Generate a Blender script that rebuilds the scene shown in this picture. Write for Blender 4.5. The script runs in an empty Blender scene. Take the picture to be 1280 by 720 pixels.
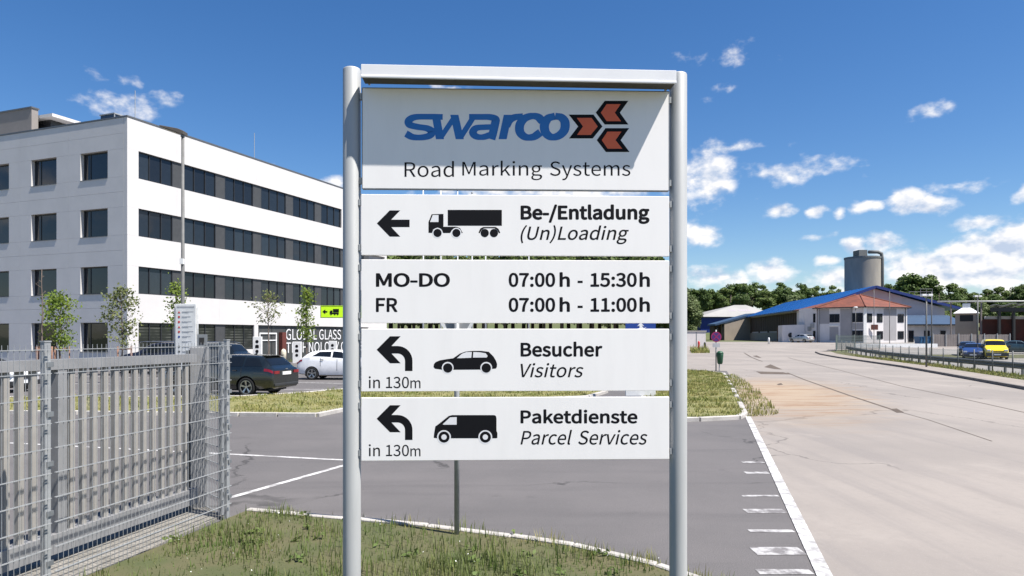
import bpy, bmesh, math, random
import numpy as np
from mathutils import Vector, Matrix

sc = bpy.context.scene
col = sc.collection
R = math.radians
random.seed(7)
rng = np.random.default_rng(7)

# ------------------------------------------------------------------ camera
F, HZ, CX, CH = 880.0, 420.0, 640.0, 2.1      # focal length, horizon and centre in photo pixels, camera height
cam_d = bpy.data.cameras.new('camera')
cam = bpy.data.objects.new('camera', cam_d)
col.objects.link(cam)
cam.location = (0, 0, CH)
cam.rotation_euler = (R(90), 0, 0)
cam_d.sensor_width = 36
cam_d.lens = 36 * F / 1280
cam_d.shift_y = (HZ - 360) / 1280
cam_d.clip_start = 0.1
cam_d.clip_end = 6000
sc.camera = cam

# ------------------------------------------------------------------ sun, exposure
SUN_DIR = Vector((0.434, -0.237, 0.869)).normalized()       # towards the sun
sun_d = bpy.data.lights.new('sun', 'SUN')
sun_d.energy = 5.0
sun_d.angle = R(0.53)
sun_d.color = (1.0, 0.955, 0.89)
sun = bpy.data.objects.new('sun', sun_d)
col.objects.link(sun)
sun.rotation_euler = SUN_DIR.to_track_quat('Z', 'Y').to_euler()
sun.location = (20, -10, 40)
sc.view_settings.view_transform = 'Standard'
sc.view_settings.look = 'None'
sc.view_settings.exposure = 0.92
sc.cycles.max_bounces = 6
sc.cycles.diffuse_bounces = 3
sc.cycles.glossy_bounces = 3
sc.cycles.transparent_max_bounces = 4
sc.view_settings.gamma = 1.0
sc.view_settings.use_curve_mapping = False

# ------------------------------------------------------------------ world: sky and clouds
wd = bpy.data.worlds.new('World')
sc.world = wd
wd.use_nodes = True
wn = wd.node_tree
wn.nodes.clear()


class NT:
    def __init__(s, tree):
        s.t = tree

    def new(s, kind, **kw):
        n = s.t.nodes.new(kind)
        for k, v in kw.items():
            setattr(n, k, v)
        return n

    def put(s, sock, v):
        if v is None:
            return
        if isinstance(v, bpy.types.NodeSocket):
            s.t.links.new(v, sock)
        else:
            sock.default_value = v

    def m(s, op, a, b=None, c=None, clamp=False):
        n = s.new('ShaderNodeMath', operation=op)
        n.use_clamp = clamp
        for i, v in enumerate((a, b, c)):
            s.put(n.inputs[i], v)
        return n.outputs[0]

    def ramp(s, v, a, b, lo=0.0, hi=1.0):
        n = s.new('ShaderNodeMapRange', interpolation_type='SMOOTHSTEP')
        for i, x in enumerate((v, a, b, lo, hi)):
            s.put(n.inputs[i], x)
        return n.outputs[0]

    def mix(s, f, a, b):
        n = s.new('ShaderNodeMix', data_type='RGBA')
        s.put(n.inputs[0], f)
        s.put(n.inputs[6], a)
        s.put(n.inputs[7], b)
        return n.outputs[2]

    def xyz(s, x, y, z=0.0):
        n = s.new('ShaderNodeCombineXYZ')
        for i, v in enumerate((x, y, z)):
            s.put(n.inputs[i], v)
        return n.outputs[0]


W = NT(wn)
sky = W.new('ShaderNodeTexSky', sky_type='NISHITA')
sky.sun_disc = False
sky.sun_elevation = math.asin(SUN_DIR.z)
sky.sun_rotation = math.atan2(SUN_DIR.x, SUN_DIR.y)
sky.altitude = 300
sky.air_density = 1.0
sky.dust_density = 0.5
sky.ozone_density = 3.0
tc = W.new('ShaderNodeTexCoord')
sp = W.new('ShaderNodeSeparateXYZ')
wn.links.new(tc.outputs['Generated'], sp.inputs[0])
az = W.m('ARCTAN2', sp.outputs[0], sp.outputs[1])
el = W.m('ARCSINE', sp.outputs[2])


def fbm(scale, ax, ey, detail=7.0, rough=0.54, stretch=1.5):
    n = W.new('ShaderNodeTexNoise')
    n.inputs['Scale'].default_value = scale
    n.inputs['Detail'].default_value = detail
    n.inputs['Roughness'].default_value = rough
    wn.links.new(W.xyz(ax, W.m('MULTIPLY', ey, stretch), 0.37), n.inputs['Vector'])
    return n.outputs[0]


# cumulus groups: place in the sky (as seen), half width, half height, body
CL = [(912, 72, 26, 8, .10), (908, 118, 18, 10, .30), (1162, 140, 24, 15, .62), (884, 222, 46, 42, 1.0),
      (905, 188, 50, 8, .55), (870, 290, 34, 20, 1.0), (985, 218, 76, 13, .52), (1030, 206, 40, 9, .34), (972, 262, 25, 10, .95),
      (1026, 262, 15, 7, .8), (1057, 265, 10, 6, .6), (1124, 250, 36, 22, 1.1), (1160, 256, 34, 12, .9), (1083, 258, 16, 9, .9), (1222, 280, 46, 13, .9),
      (1278, 243, 24, 16, 1.0), (1240, 328, 110, 46, 1.45), (1160, 336, 80, 34, 1.3), (1275, 308, 56, 36, 1.35),
      (1060, 309, 24, 12, .9), (1104, 304, 34, 12, .8), (1030, 325, 18, 9, .8), (890, 346, 60, 17, .95),
      (962, 338, 36, 20, 1.0), (1040, 345, 34, 15, .9), (1012, 295, 40, 5, .4), (1200, 230, 40, 7, .3),
      (152, 129, 46, 16, .48), (200, 130, 26, 13, .40), (142, 97, 22, 7, .25), (562, 108, 34, 6, .7),
      (424, 226, 14, 10, .6), (690, 232, 170, 34, .9), (330, 210, 16, 8, .2), (1290, 372, 200, 22, .9), (1010, 368, 160, 18, .8)]
AE = W.xyz(az, el, 0.0)
wz = W.new('ShaderNodeTexNoise')
wz.inputs['Scale'].default_value = 16
wz.inputs['Detail'].default_value = 2
W.put(wz.inputs['Vector'], AE)
wv_ = W.new('ShaderNodeVectorMath', operation='MULTIPLY_ADD')
W.put(wv_.inputs[0], wz.outputs[1])
wv_.inputs[1].default_value = (.055, .028, 0)
W.put(wv_.inputs[2], AE)
ws_ = W.new('ShaderNodeVectorMath', operation='ADD')
W.put(ws_.inputs[0], wv_.outputs[0])
ws_.inputs[1].default_value = (-.0275, -.014, 0)
AE = ws_.outputs[0]      # ragged outlines
blob = None
for (px, py, hw, hh, st) in CL:
    a0 = math.atan((px - CX) / F)
    e0 = math.atan((HZ - py) / F * math.cos(a0))
    wa = hw / F * math.cos(a0) ** 2
    ha = hh / F * math.cos(a0)
    vm = W.new('ShaderNodeVectorMath', operation='MULTIPLY_ADD')
    W.put(vm.inputs[0], AE)
    vm.inputs[1].default_value = (1 / wa, 1 / ha, 0)
    vm.inputs[2].default_value = (-a0 / wa, -e0 / ha, 0)
    vl = W.new('ShaderNodeVectorMath', operation='LENGTH')
    W.put(vl.inputs[0], vm.outputs[0])
    q = vl.outputs['Value']
    b = W.m('MULTIPLY_ADD', q, -st, st)
    blob = b if blob is None else W.m('MAXIMUM', blob, b)
# the same kind of cloud all round, away from the groups above
vo = W.new('ShaderNodeTexVoronoi', feature='SMOOTH_F1')
vo.inputs['Scale'].default_value = 1.0
wn.links.new(W.xyz(W.m('MULTIPLY', az, 7.0), W.m('MULTIPLY', el, 16.0), 2.0), vo.inputs['Vector'])
gen = W.m('MULTIPLY', W.m('SUBTRACT', 0.42, vo.outputs['Distance']), 1.5)
away = W.ramp(W.m('ABSOLUTE', az), 0.72, 0.95)
low = W.ramp(el, 0.55, 0.12)
gen = W.m('SUBTRACT', W.m('MULTIPLY', W.m('ADD', gen, 1.0), W.m('MULTIPLY', away, low)), 1.0)
blob = W.m('MAXIMUM', blob, gen)
n1 = fbm(34, az, el)
n2 = fbm(34, W.m('ADD', az, 0.006), W.m('ADD', el, 0.010), 3.0)
dens = W.m('ADD', blob, W.m('MULTIPLY', W.m('SUBTRACT', n1, 0.5), 1.75))
alpha = W.ramp(dens, -0.04, 0.74)
lit = W.m('MULTIPLY_ADD', W.m('SUBTRACT', n1, n2), 3.4, 0.66, clamp=True)
core = W.ramp(dens, 0.75, 1.7)
lit = W.m('SUBTRACT', lit, W.m('MULTIPLY', core, 0.22), clamp=True)
ccol = W.mix(lit, (0.30, 0.35, 0.44, 1), (0.60, 0.585, 0.575, 1))
bg1 = W.new('ShaderNodeBackground')
bg1.inputs[1].default_value = 0.073
hue = W.new('ShaderNodeHueSaturation')
hue.inputs['Hue'].default_value = 0.506
hue.inputs['Saturation'].default_value = 1.29
wn.links.new(sky.outputs[0], hue.inputs['Color'])
wn.links.new(hue.outputs[0], bg1.inputs[0])
bg2 = W.new('ShaderNodeBackground')
wn.links.new(ccol, bg2.inputs[0])
ms = W.new('ShaderNodeMixShader')
wn.links.new(W.m('MULTIPLY', alpha, 0.97), ms.inputs[0])
wn.links.new(bg1.outputs[0], ms.inputs[1])
wn.links.new(bg2.outputs[0], ms.inputs[2])
wo = W.new('ShaderNodeOutputWorld')
wn.links.new(ms.outputs[0], wo.inputs[0])

# ------------------------------------------------------------------ materials


def mat(name, c1, c2=None, rough=0.7, metal=0.0, scale=4.0, detail=5.0, bump=0.0, bscale=None, spec=0.5, contrast=(0.35, 0.65), coat=0.0, stretch=None):
    m = bpy.data.materials.new(name)
    m.use_nodes = True
    t = NT(m.node_tree)
    b = m.node_tree.nodes['Principled BSDF']
    b.inputs['Roughness'].default_value = rough
    b.inputs['Metallic'].default_value = metal
    b.inputs['Specular IOR Level'].default_value = spec
    b.inputs['Coat Weight'].default_value = coat
    c1 = tuple(c1) + (1,)
    c2 = tuple(c2) + (1,) if c2 else tuple(min(1, x * 0.88) for x in c1[:3]) + (1,)
    co = t.new('ShaderNodeTexCoord').outputs['Object']
    if stretch:
        mp = t.new('ShaderNodeMapping')
        mp.inputs['Scale'].default_value = stretch
        t.put(mp.inputs[0], co)
        co = mp.outputs[0]
    n = t.new('ShaderNodeTexNoise')
    n.inputs['Scale'].default_value = scale
    n.inputs['Detail'].default_value = detail
    n.inputs['Roughness'].default_value = 0.62
    t.put(n.inputs['Vector'], co)
    t.put(b.inputs['Base Color'], t.mix(t.ramp(n.outputs[0], *contrast), c1, c2))
    if bump:
        n2 = t.new('ShaderNodeTexNoise')
        n2.inputs['Scale'].default_value = bscale or scale * 12
        n2.inputs['Detail'].default_value = 4
        t.put(n2.inputs['Vector'], co)
        bp = t.new('ShaderNodeBump')
        bp.inputs['Strength'].default_value = bump
        bp.inputs['Distance'].default_value = 0.02
        t.put(bp.inputs['Height'], n2.outputs[0])
        t.put(b.inputs['Normal'], bp.outputs[0])
    return m


def leafmat(name, c1, c2, scale, trans=0.25):
    m = mat(name, c1, c2, rough=0.6, scale=scale, detail=3, spec=0.25, contrast=(0.3, 0.7))
    b = m.node_tree.nodes['Principled BSDF']
    t = NT(m.node_tree)
    tr = t.new('ShaderNodeBsdfTranslucent')
    src = b.inputs['Base Color'].links[0].from_socket
    t.put(tr.inputs[0], src)
    mx = t.new('ShaderNodeMixShader')
    mx.inputs[0].default_value = trans
    t.put(mx.inputs[1], b.outputs[0])
    t.put(mx.inputs[2], tr.outputs[0])
    t.put(m.node_tree.nodes['Material Output'].inputs[0], mx.outputs[0])
    return m


M = {}
M['sign_white'] = mat('sign_white', (.85, .82, .795), (.815, .785, .76), rough=.42, scale=5, detail=8, contrast=(.38, .78), stretch=(1.6, 1, .3), bump=.04, bscale=1.2)
M['print_black'] = mat('print_black', (.008, .008, .010), rough=.6, spec=.12)
M['print_white'] = mat('print_white', (.80, .79, .80), rough=.4)
M['logo_blue'] = mat('logo_blue', (.016, .155, .46), (.014, .14, .43), rough=.4)
M['logo_red'] = mat('logo_red', (.72, .115, .028), (.66, .105, .026), rough=.4)
M['post_alu'] = mat('post_alu', (.41, .415, .41), (.36, .365, .36), rough=.55, metal=.12, scale=6, stretch=(1, 1, .15))
M['beam_under_shade'] = mat('beam_under_shade', (.075, .068, .050), rough=.7)  # dark olive: shade under the white cap beam, put into the colour
M['beam_white'] = mat('beam_white', (.78, .77, .77), (.74, .73, .735), rough=.4, scale=3)
M['galv'] = mat('galv', (.34, .35, .355), (.28, .29, .295), rough=.55, metal=.2, scale=9)
M['galv_dark'] = mat('galv_dark', (.22, .235, .245), (.17, .18, .19), rough=.55, metal=.4, scale=9)
M['gate_grey'] = mat('gate_grey', (.235, .235, .238), (.20, .20, .203), rough=.5, scale=5)
M['gate_bar'] = mat('gate_bar', (.31, .295, .27), (.265, .25, .23), rough=.5, scale=5)
M['clad'] = mat('clad', (.60, .578, .562), (.565, .545, .53), rough=.55, scale=.6, detail=7)
M['core'] = mat('core', (.35, .35, .36), rough=.8)
M['spandrel'] = mat('spandrel', (.058, .059, .060), (.050, .051, .052), rough=.5)
M['frame_dark'] = mat('frame_dark', (.022, .023, .026), rough=.4)
M['cap'] = mat('cap', (.15, .15, .15), rough=.4, metal=.4)
M['taupe'] = mat('taupe', (.24, .215, .20), (.22, .20, .185), rough=.7, scale=.8)


def tarmac_mat():
    m = bpy.data.materials.new('tarmac')
    m.use_nodes = True
    t = NT(m.node_tree)
    b = m.node_tree.nodes['Principled BSDF']
    b.inputs['Roughness'].default_value = .88
    b.inputs['Specular IOR Level'].default_value = .3
    co = t.new('ShaderNodeTexCoord').outputs['Object']

    def nz(s, d=6, st=None, r=.6, out=0):
        n = t.new('ShaderNodeTexNoise')
        n.inputs['Scale'].default_value = s
        n.inputs['Detail'].default_value = d
        n.inputs['Roughness'].default_value = r
        v = co
        if st:
            mp = t.new('ShaderNodeMapping')
            mp.inputs['Scale'].default_value = st
            mp.inputs['Rotation'].default_value = (0, 0, R(14))
            t.put(mp.inputs[0], co)
            v = mp.outputs[0]
        t.put(n.inputs['Vector'], v)
        return n.outputs[out]
    c = t.mix(t.ramp(nz(.22, 8), .36, .64), (.124, .115, .114, 1), (.100, .094, .094, 1))
    c = t.mix(t.m('MULTIPLY', t.ramp(nz(.7, 8, (.22, 2.0, 1)), .5, .72), .55), c, (.082, .077, .078, 1))      # wheel tracks
    c = t.mix(t.m('MULTIPLY', t.ramp(nz(1.7, 9, None, .7), .60, .70), .5), c, (.070, .066, .066, 1))          # oil and damp
    c = t.mix(t.m('MULTIPLY', t.ramp(nz(85, 2), .50, .75), .55), c, (.205, .195, .19, 1))                     # stones
    c = t.mix(t.m('MULTIPLY', t.ramp(nz(60, 2), .58, .72), .5), c, (.050, .047, .047, 1))
    vo = t.new('ShaderNodeTexVoronoi', feature='DISTANCE_TO_EDGE')
    vo.inputs['Scale'].default_value = .16
    wv = t.new('ShaderNodeVectorMath', operation='MULTIPLY_ADD')
    t.put(wv.inputs[0], nz(.9, 6, None, .6, 1))
    wv.inputs[1].default_value = (1.6, 1.6, 0)
    t.put(wv.inputs[2], co)
    t.put(vo.inputs['Vector'], wv.outputs[0])
    cr = t.m('MULTIPLY', t.ramp(vo.outputs['Distance'], .006, .002), t.ramp(nz(.3, 3), .48, .58))
    c = t.mix(t.m('MULTIPLY', cr, .8), c, (.040, .038, .038, 1))
    t.put(b.inputs['Base Color'], c)
    bp = t.new('ShaderNodeBump')
    bp.inputs['Strength'].default_value = .45
    bp.inputs['Distance'].default_value = .012
    t.put(bp.inputs['Height'], nz(75, 4))
    t.put(b.inputs['Normal'], bp.outputs[0])
    return m


M['tarmac'] = tarmac_mat()
M['tarmac_light'] = mat('tarmac_light', (.23, .215, .195), (.18, .17, .155), rough=.9, scale=.25, detail=9, bump=.3, bscale=40)
M['paint'] = mat('paint', (.54, .53, .52), (.27, .26, .255), rough=.75, scale=5, detail=10, contrast=(.42, .62))
M['paint_worn'] = mat('paint_worn', (.40, .39, .385), (.15, .14, .14), rough=.8, scale=6, detail=10, contrast=(.40, .60))
M['kerb'] = mat('kerb', (.44, .415, .385), (.34, .32, .295), rough=.85, scale=3, detail=8, bump=.2)
M['kerb_dark'] = mat('kerb_dark', (.17, .155, .145), (.12, .11, .105), rough=.9, scale=2)
M['earth'] = mat('earth', (.21, .19, .075), (.15, .15, .055), rough=.95, scale=1.5, detail=8, bump=.4, bscale=14)
M['turf'] = mat('turf', (.060, .072, .024), (.095, .085, .040), rough=.95, scale=.9, detail=8, bump=.4, bscale=14)
M['field'] = mat('field', (.075, .095, .03), (.10, .105, .045), rough=.95, scale=.12, detail=8)
M['grass'] = leafmat('grass', (.095, .150, .034), (.165, .185, .065), 1.6)
M['grass_dry'] = leafmat('grass_dry', (.175, .215, .048), (.33, .29, .11), 1.1)
M['petal'] = mat('petal', (.75, .75, .70), rough=.6)
M['bark'] = mat('bark', (.17, .13, .105), (.12, .095, .08), rough=.9, scale=9, bump=.4)
M['bark_dark'] = mat('bark_dark', (.065, .05, .04), rough=.9, scale=3)
M['wood_stake'] = mat('wood_stake', (.23, .13, .09), (.18, .10, .07), rough=.8, scale=8)
M['leaf_young'] = leafmat('leaf_young', (.23, .30, .045), (.15, .22, .04), 1.3, .4)
M['leaf_olive'] = leafmat('leaf_olive', (.21, .23, .085), (.15, .18, .07), 1.3, .4)
M['leaf_a'] = leafmat('leaf_a', (.075, .122, .030), (.115, .165, .044), .35)
M['leaf_b'] = leafmat('leaf_b', (.095, .145, .036), (.145, .185, .056), .35)
M['leaf_c'] = leafmat('leaf_c', (.105, .145, .050), (.15, .18, .075), .35)
M['leaf_d'] = leafmat('leaf_d', (.058, .098, .025), (.090, .132, .036), .35)
M['tyre'] = mat('tyre', (.012, .012, .012), rough=.85)
M['rim'] = mat('rim', (.50, .51, .52), rough=.3, metal=.9)
M['rim_dark'] = mat('rim_dark', (.06, .06, .065), rough=.35, metal=.8)
M['car_glass'] = mat('car_glass', (.008, .010, .012), rough=.05, spec=.6)
M['tail_red'] = mat('tail_red', (.24, .006, .010), (.16, .004, .008), rough=.15, coat=.6)
M['lamp_clear'] = mat('lamp_clear', (.6, .62, .64), rough=.1, coat=.6)
M['plastic_dark'] = mat('plastic_dark', (.025, .026, .028), rough=.6)
M['paint_black'] = mat('paint_black', (.008, .011, .011), rough=.22, coat=.9)
M['paint_white'] = mat('paint_white', (.74, .74, .75), rough=.3, coat=.8)
M['paint_yellow'] = mat('paint_yellow', (.80, .62, .012), rough=.3, coat=.8)
M['paint_blue'] = mat('paint_blue', (.02, .045, .16), rough=.3, coat=.8)
M['paint_navy'] = mat('paint_navy', (.012, .014, .025), rough=.3, coat=.8)
M['paint_teal'] = mat('paint_teal', (.03, .06, .075), rough=.3, coat=.8)
M['paint_silver'] = mat('paint_silver', (.50, .51, .52), rough=.3, metal=.5, coat=.8)
M['neon'] = mat('neon', (.58, .92, .01), (.55, .88, .01), rough=.5)
M['red_tile'] = mat('red_tile', (.18, .05, .027), (.12, .036, .022), rough=.8, scale=1.2, detail=8)
M['blue_roof'] = mat('blue_roof', (.008, .105, .33), (.007, .09, .28), rough=.45, scale=.5)
M['blue_trim'] = mat('blue_trim', (.012, .03, .16), rough=.5)
M['blue_slate'] = mat('blue_slate', (.030, .065, .125), (.026, .055, .105), rough=.6, scale=1)
M['blue_wall'] = mat('blue_wall', (.012, .035, .21), (.011, .03, .185), rough=.5, scale=.3)
M['house_white'] = mat('house_white', (.66, .63, .63), (.60, .575, .575), rough=.85, scale=.7, detail=7)
M['house_grey'] = mat('house_grey', (.33, .32, .33), (.30, .29, .30), rough=.85, scale=.7)
M['gable_wall'] = mat('gable_wall', (.56, .51, .54), (.51, .465, .49), rough=.8, scale=.4)
M['annex_wall'] = mat('annex_wall', (.52, .49, .48), (.46, .44, .43), rough=.85, scale=.6)
M['wood_dark'] = mat('wood_dark', (.055, .036, .027), (.08, .05, .036), rough=.85, scale=1.5, stretch=(1, 1, .1))
M['door_brown'] = mat('door_brown', (.20, .085, .045), (.16, .07, .04), rough=.8, scale=2)
M['concrete_wall'] = mat('concrete_wall', (.36, .30, .24), (.31, .26, .21), rough=.9, scale=.4, detail=8)
M['white_roof'] = mat('white_roof', (.32, .31, .29), (.28, .27, .255), rough=.6, scale=.2)
M['faded'] = mat('faded', (.36, .32, .35), rough=.7)
M['silo'] = mat('silo', (.29, .26, .225), (.22, .20, .18), rough=.9, scale=.35, detail=8, stretch=(1, 1, .3))
M['silo_cap'] = mat('silo_cap', (.13, .135, .135), rough=.7)
M['rust'] = mat('rust', (.12, .028, .02), (.075, .025, .02), rough=.85, scale=.4)
M['steel_black'] = mat('steel_black', (.012, .012, .012), rough=.6)
M['canopy_top'] = mat('canopy_top', (.10, .105, .10), (.15, .155, .15), rough=.6, scale=.3)
M['pipe'] = mat('pipe', (.50, .49, .45), rough=.5)
M['bin_green'] = mat('bin_green', (.010, .075, .035), rough=.55)
M['disc_blue'] = mat('disc_blue', (.06, .02, .15), rough=.4)
M['disc_red'] = mat('disc_red', (.28, .012, .09), rough=.4)
M['info_blue'] = mat('info_blue', (.012, .05, .27), rough=.4)
M['info_red'] = mat('info_red', (.55, .04, .04), rough=.4)
M['info_grey'] = mat('info_grey', (.42, .42, .44), rough=.5)
M['sign_back'] = mat('sign_back', (.33, .34, .35), rough=.5, metal=.3)
M['fence_wood'] = mat('fence_wood', (.20, .175, .165), (.16, .14, .135), rough=.85, scale=1)
M['container'] = mat('container', (.04, .13, .26), rough=.5)
M['lampwhite'] = mat('lampwhite', (.75, .75, .74), rough=.4)
M['cream'] = mat('cream', (.62, .58, .46), rough=.6)
M['mesh_green'] = mat('mesh_green', (.14, .17, .16), rough=.6)
M['pole_grey'] = mat('pole_grey', (.125, .125, .12), (.10, .10, .098), rough=.6, scale=4)
M['lamp_bronze'] = mat('lamp_bronze', (.10, .085, .07), rough=.5)
M['rail_dark'] = mat('rail_dark', (.105, .11, .108), (.085, .09, .088), rough=.6, scale=2)
M['petrol'] = mat('petrol', (.045, .05, .05), (.06, .06, .058), rough=.55, scale=2)
M['patch'] = mat('patch', (.075, .055, .04), (.10, .075, .055), rough=.9, scale=2)
M['gravel'] = mat('gravel', (.24, .225, .20), (.17, .16, .14), rough=.95, scale=6, detail=8, bump=.5, bscale=30)


def glassmat(name, c, rough=.04, spec=.5):
    m = mat(name, c, rough=rough, spec=spec, bump=.10, bscale=.9)
    return m


M['pane'] = glassmat('pane', (.016, .020, .026))
M['pane_b'] = glassmat('pane_b', (.024, .030, .037), .06)
M['pane_c'] = glassmat('pane_c', (.011, .013, .017), .03)


def blind_mat():
    m = mat('pane_ground', (.02, .024, .022), rough=.10, spec=.4)
    t = NT(m.node_tree)
    b = m.node_tree.nodes['Principled BSDF']
    co = t.new('ShaderNodeTexCoord').outputs['Object']
    s_ = t.new('ShaderNodeSeparateXYZ')
    t.put(s_.inputs[0], co)
    nz = t.new('ShaderNodeTexNoise')
    nz.inputs['Scale'].default_value = .9
    t.put(nz.inputs['Vector'], co)
    w = t.m('SINE', t.m('MULTIPLY', s_.outputs[2], 32.0))
    f = t.m('MULTIPLY', t.ramp(w, -.2, .6), t.ramp(nz.outputs[0], .35, .6))
    t.put(b.inputs['Base Color'], t.mix(f, (.020, .023, .021, 1), (.075, .078, .070, 1)))
    return m


M['pane_ground'] = blind_mat()


def concrete_mat():
    m = bpy.data.materials.new('concrete_road')
    m.use_nodes = True
    t = NT(m.node_tree)
    b = m.node_tree.nodes['Principled BSDF']
    b.inputs['Roughness'].default_value = .88
    b.inputs['Specular IOR Level'].default_value = .3
    co = t.new('ShaderNodeTexCoord').outputs['Object']

    def nz(s, d=6, st=None, r=.6):
        n = t.new('ShaderNodeTexNoise')
        n.inputs['Scale'].default_value = s
        n.inputs['Detail'].default_value = d
        n.inputs['Roughness'].default_value = r
        v = co
        if st:
            mp = t.new('ShaderNodeMapping')
            mp.inputs['Scale'].default_value = st
            mp.inputs['Rotation'].default_value = (0, 0, R(16))
            t.put(mp.inputs[0], co)
            v = mp.outputs[0]
        t.put(n.inputs['Vector'], v)
        return n.outputs[0]
    c = t.mix(t.ramp(nz(.18, 8), .35, .65), (.270, .240, .214, 1), (.220, .197, .178, 1))
    c = t.mix(t.m('MULTIPLY', t.ramp(nz(1.3, 8, (1.6, .25, 1)), .52, .75), .5), c, (.20, .178, .162, 1))
    c = t.mix(t.m('MULTIPLY', t.ramp(nz(9, 8), .45, .8), .35), c, (.20, .18, .165, 1))
    c = t.mix(t.m('MULTIPLY', t.ramp(nz(.55, 9, (2.6, .10, 1), .65), .50, .68), .42), c, (.185, .168, .158, 1))     # tyre tracks along the road
    c = t.mix(t.m('MULTIPLY', t.ramp(nz(.42, 10, None, .7), .56, .66), .4), c, (.302, .270, .240, 1))               # pale worn areas
    c = t.mix(t.m('MULTIPLY', t.ramp(nz(70, 2), .55, .75), .35), c, (.32, .298, .28, 1))
    vo = t.new('ShaderNodeTexVoronoi', feature='DISTANCE_TO_EDGE')
    vo.inputs['Scale'].default_value = .13
    wv = t.new('ShaderNodeVectorMath', operation='MULTIPLY_ADD')
    wn_ = t.new('ShaderNodeTexNoise')
    wn_.inputs['Scale'].default_value = .8
    wn_.inputs['Detail'].default_value = 7
    t.put(wn_.inputs['Vector'], co)
    t.put(wv.inputs[0], wn_.outputs[1])
    wv.inputs[1].default_value = (1.8, 1.8, 0)
    t.put(wv.inputs[2], co)
    t.put(vo.inputs['Vector'], wv.outputs[0])
    c = t.mix(t.m('MULTIPLY', t.m('MULTIPLY', t.ramp(vo.outputs['Distance'], .005, .0015), t.ramp(nz(.25, 3), .45, .56)), .7), c, (.11, .098, .09, 1))   # cracks
    # sandy dirt washed over the slab beside the grass island
    s = t.new('ShaderNodeSeparateXYZ')
    t.put(s.inputs[0], co)
    dx = t.m('MULTIPLY', t.m('SUBTRACT', s.outputs[0], t.m('MULTIPLY_ADD', s.outputs[1], .30, 2.3)), .30)
    dy = t.m('MULTIPLY', t.m('SUBTRACT', s.outputs[1], 26), .095)
    rr = t.m('SQRT', t.m('ADD', t.m('MULTIPLY', dx, dx), t.m('MULTIPLY', dy, dy)))
    spot = t.ramp(t.m('ADD', rr, t.m('MULTIPLY', nz(.9, 9, (.5, 1.6, 1), .7), 1.1)), 1.70, .70)
    c = t.mix(t.m('MULTIPLY', spot, .78), c, (.325, .245, .165, 1))
    brown = t.m('MULTIPLY', spot, t.ramp(nz(1.1, 8, (.35, 1.8, 1), .7), .50, .62))
    c = t.mix(t.m('MULTIPLY', brown, .85), c, (.21, .115, .06, 1))
    t.put(b.inputs['Base Color'], c)
    bp = t.new('ShaderNodeBump')
    bp.inputs['Strength'].default_value = .25
    bp.inputs['Distance'].default_value = .01
    t.put(bp.inputs['Height'], nz(45, 5))
    t.put(b.inputs['Normal'], bp.outputs[0])
    return m


M['concrete'] = concrete_mat()

# ------------------------------------------------------------------ helpers


def zt(Y):
    t = min(1, max(0, (Y - 62) / 53))
    z = t * t * (3 - 2 * t)
    if Y > 192:
        z += min(11, (Y - 192) * .165)
    return z


def G(px, py):
    """ground point seen at a photo pixel"""
    Y = 40.0
    for _ in range(60):
        Y = .5 * Y + .5 * (CH - zt(Y)) * F / (py - HZ)
    return ((px - CX) / F * Y, Y)


def P(px, py, Y):
    return Vector(((px - CX) / F * Y, Y, CH - (py - HZ) / F * Y))


def XA(px, Y):
    return (px - CX) / F * Y


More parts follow.
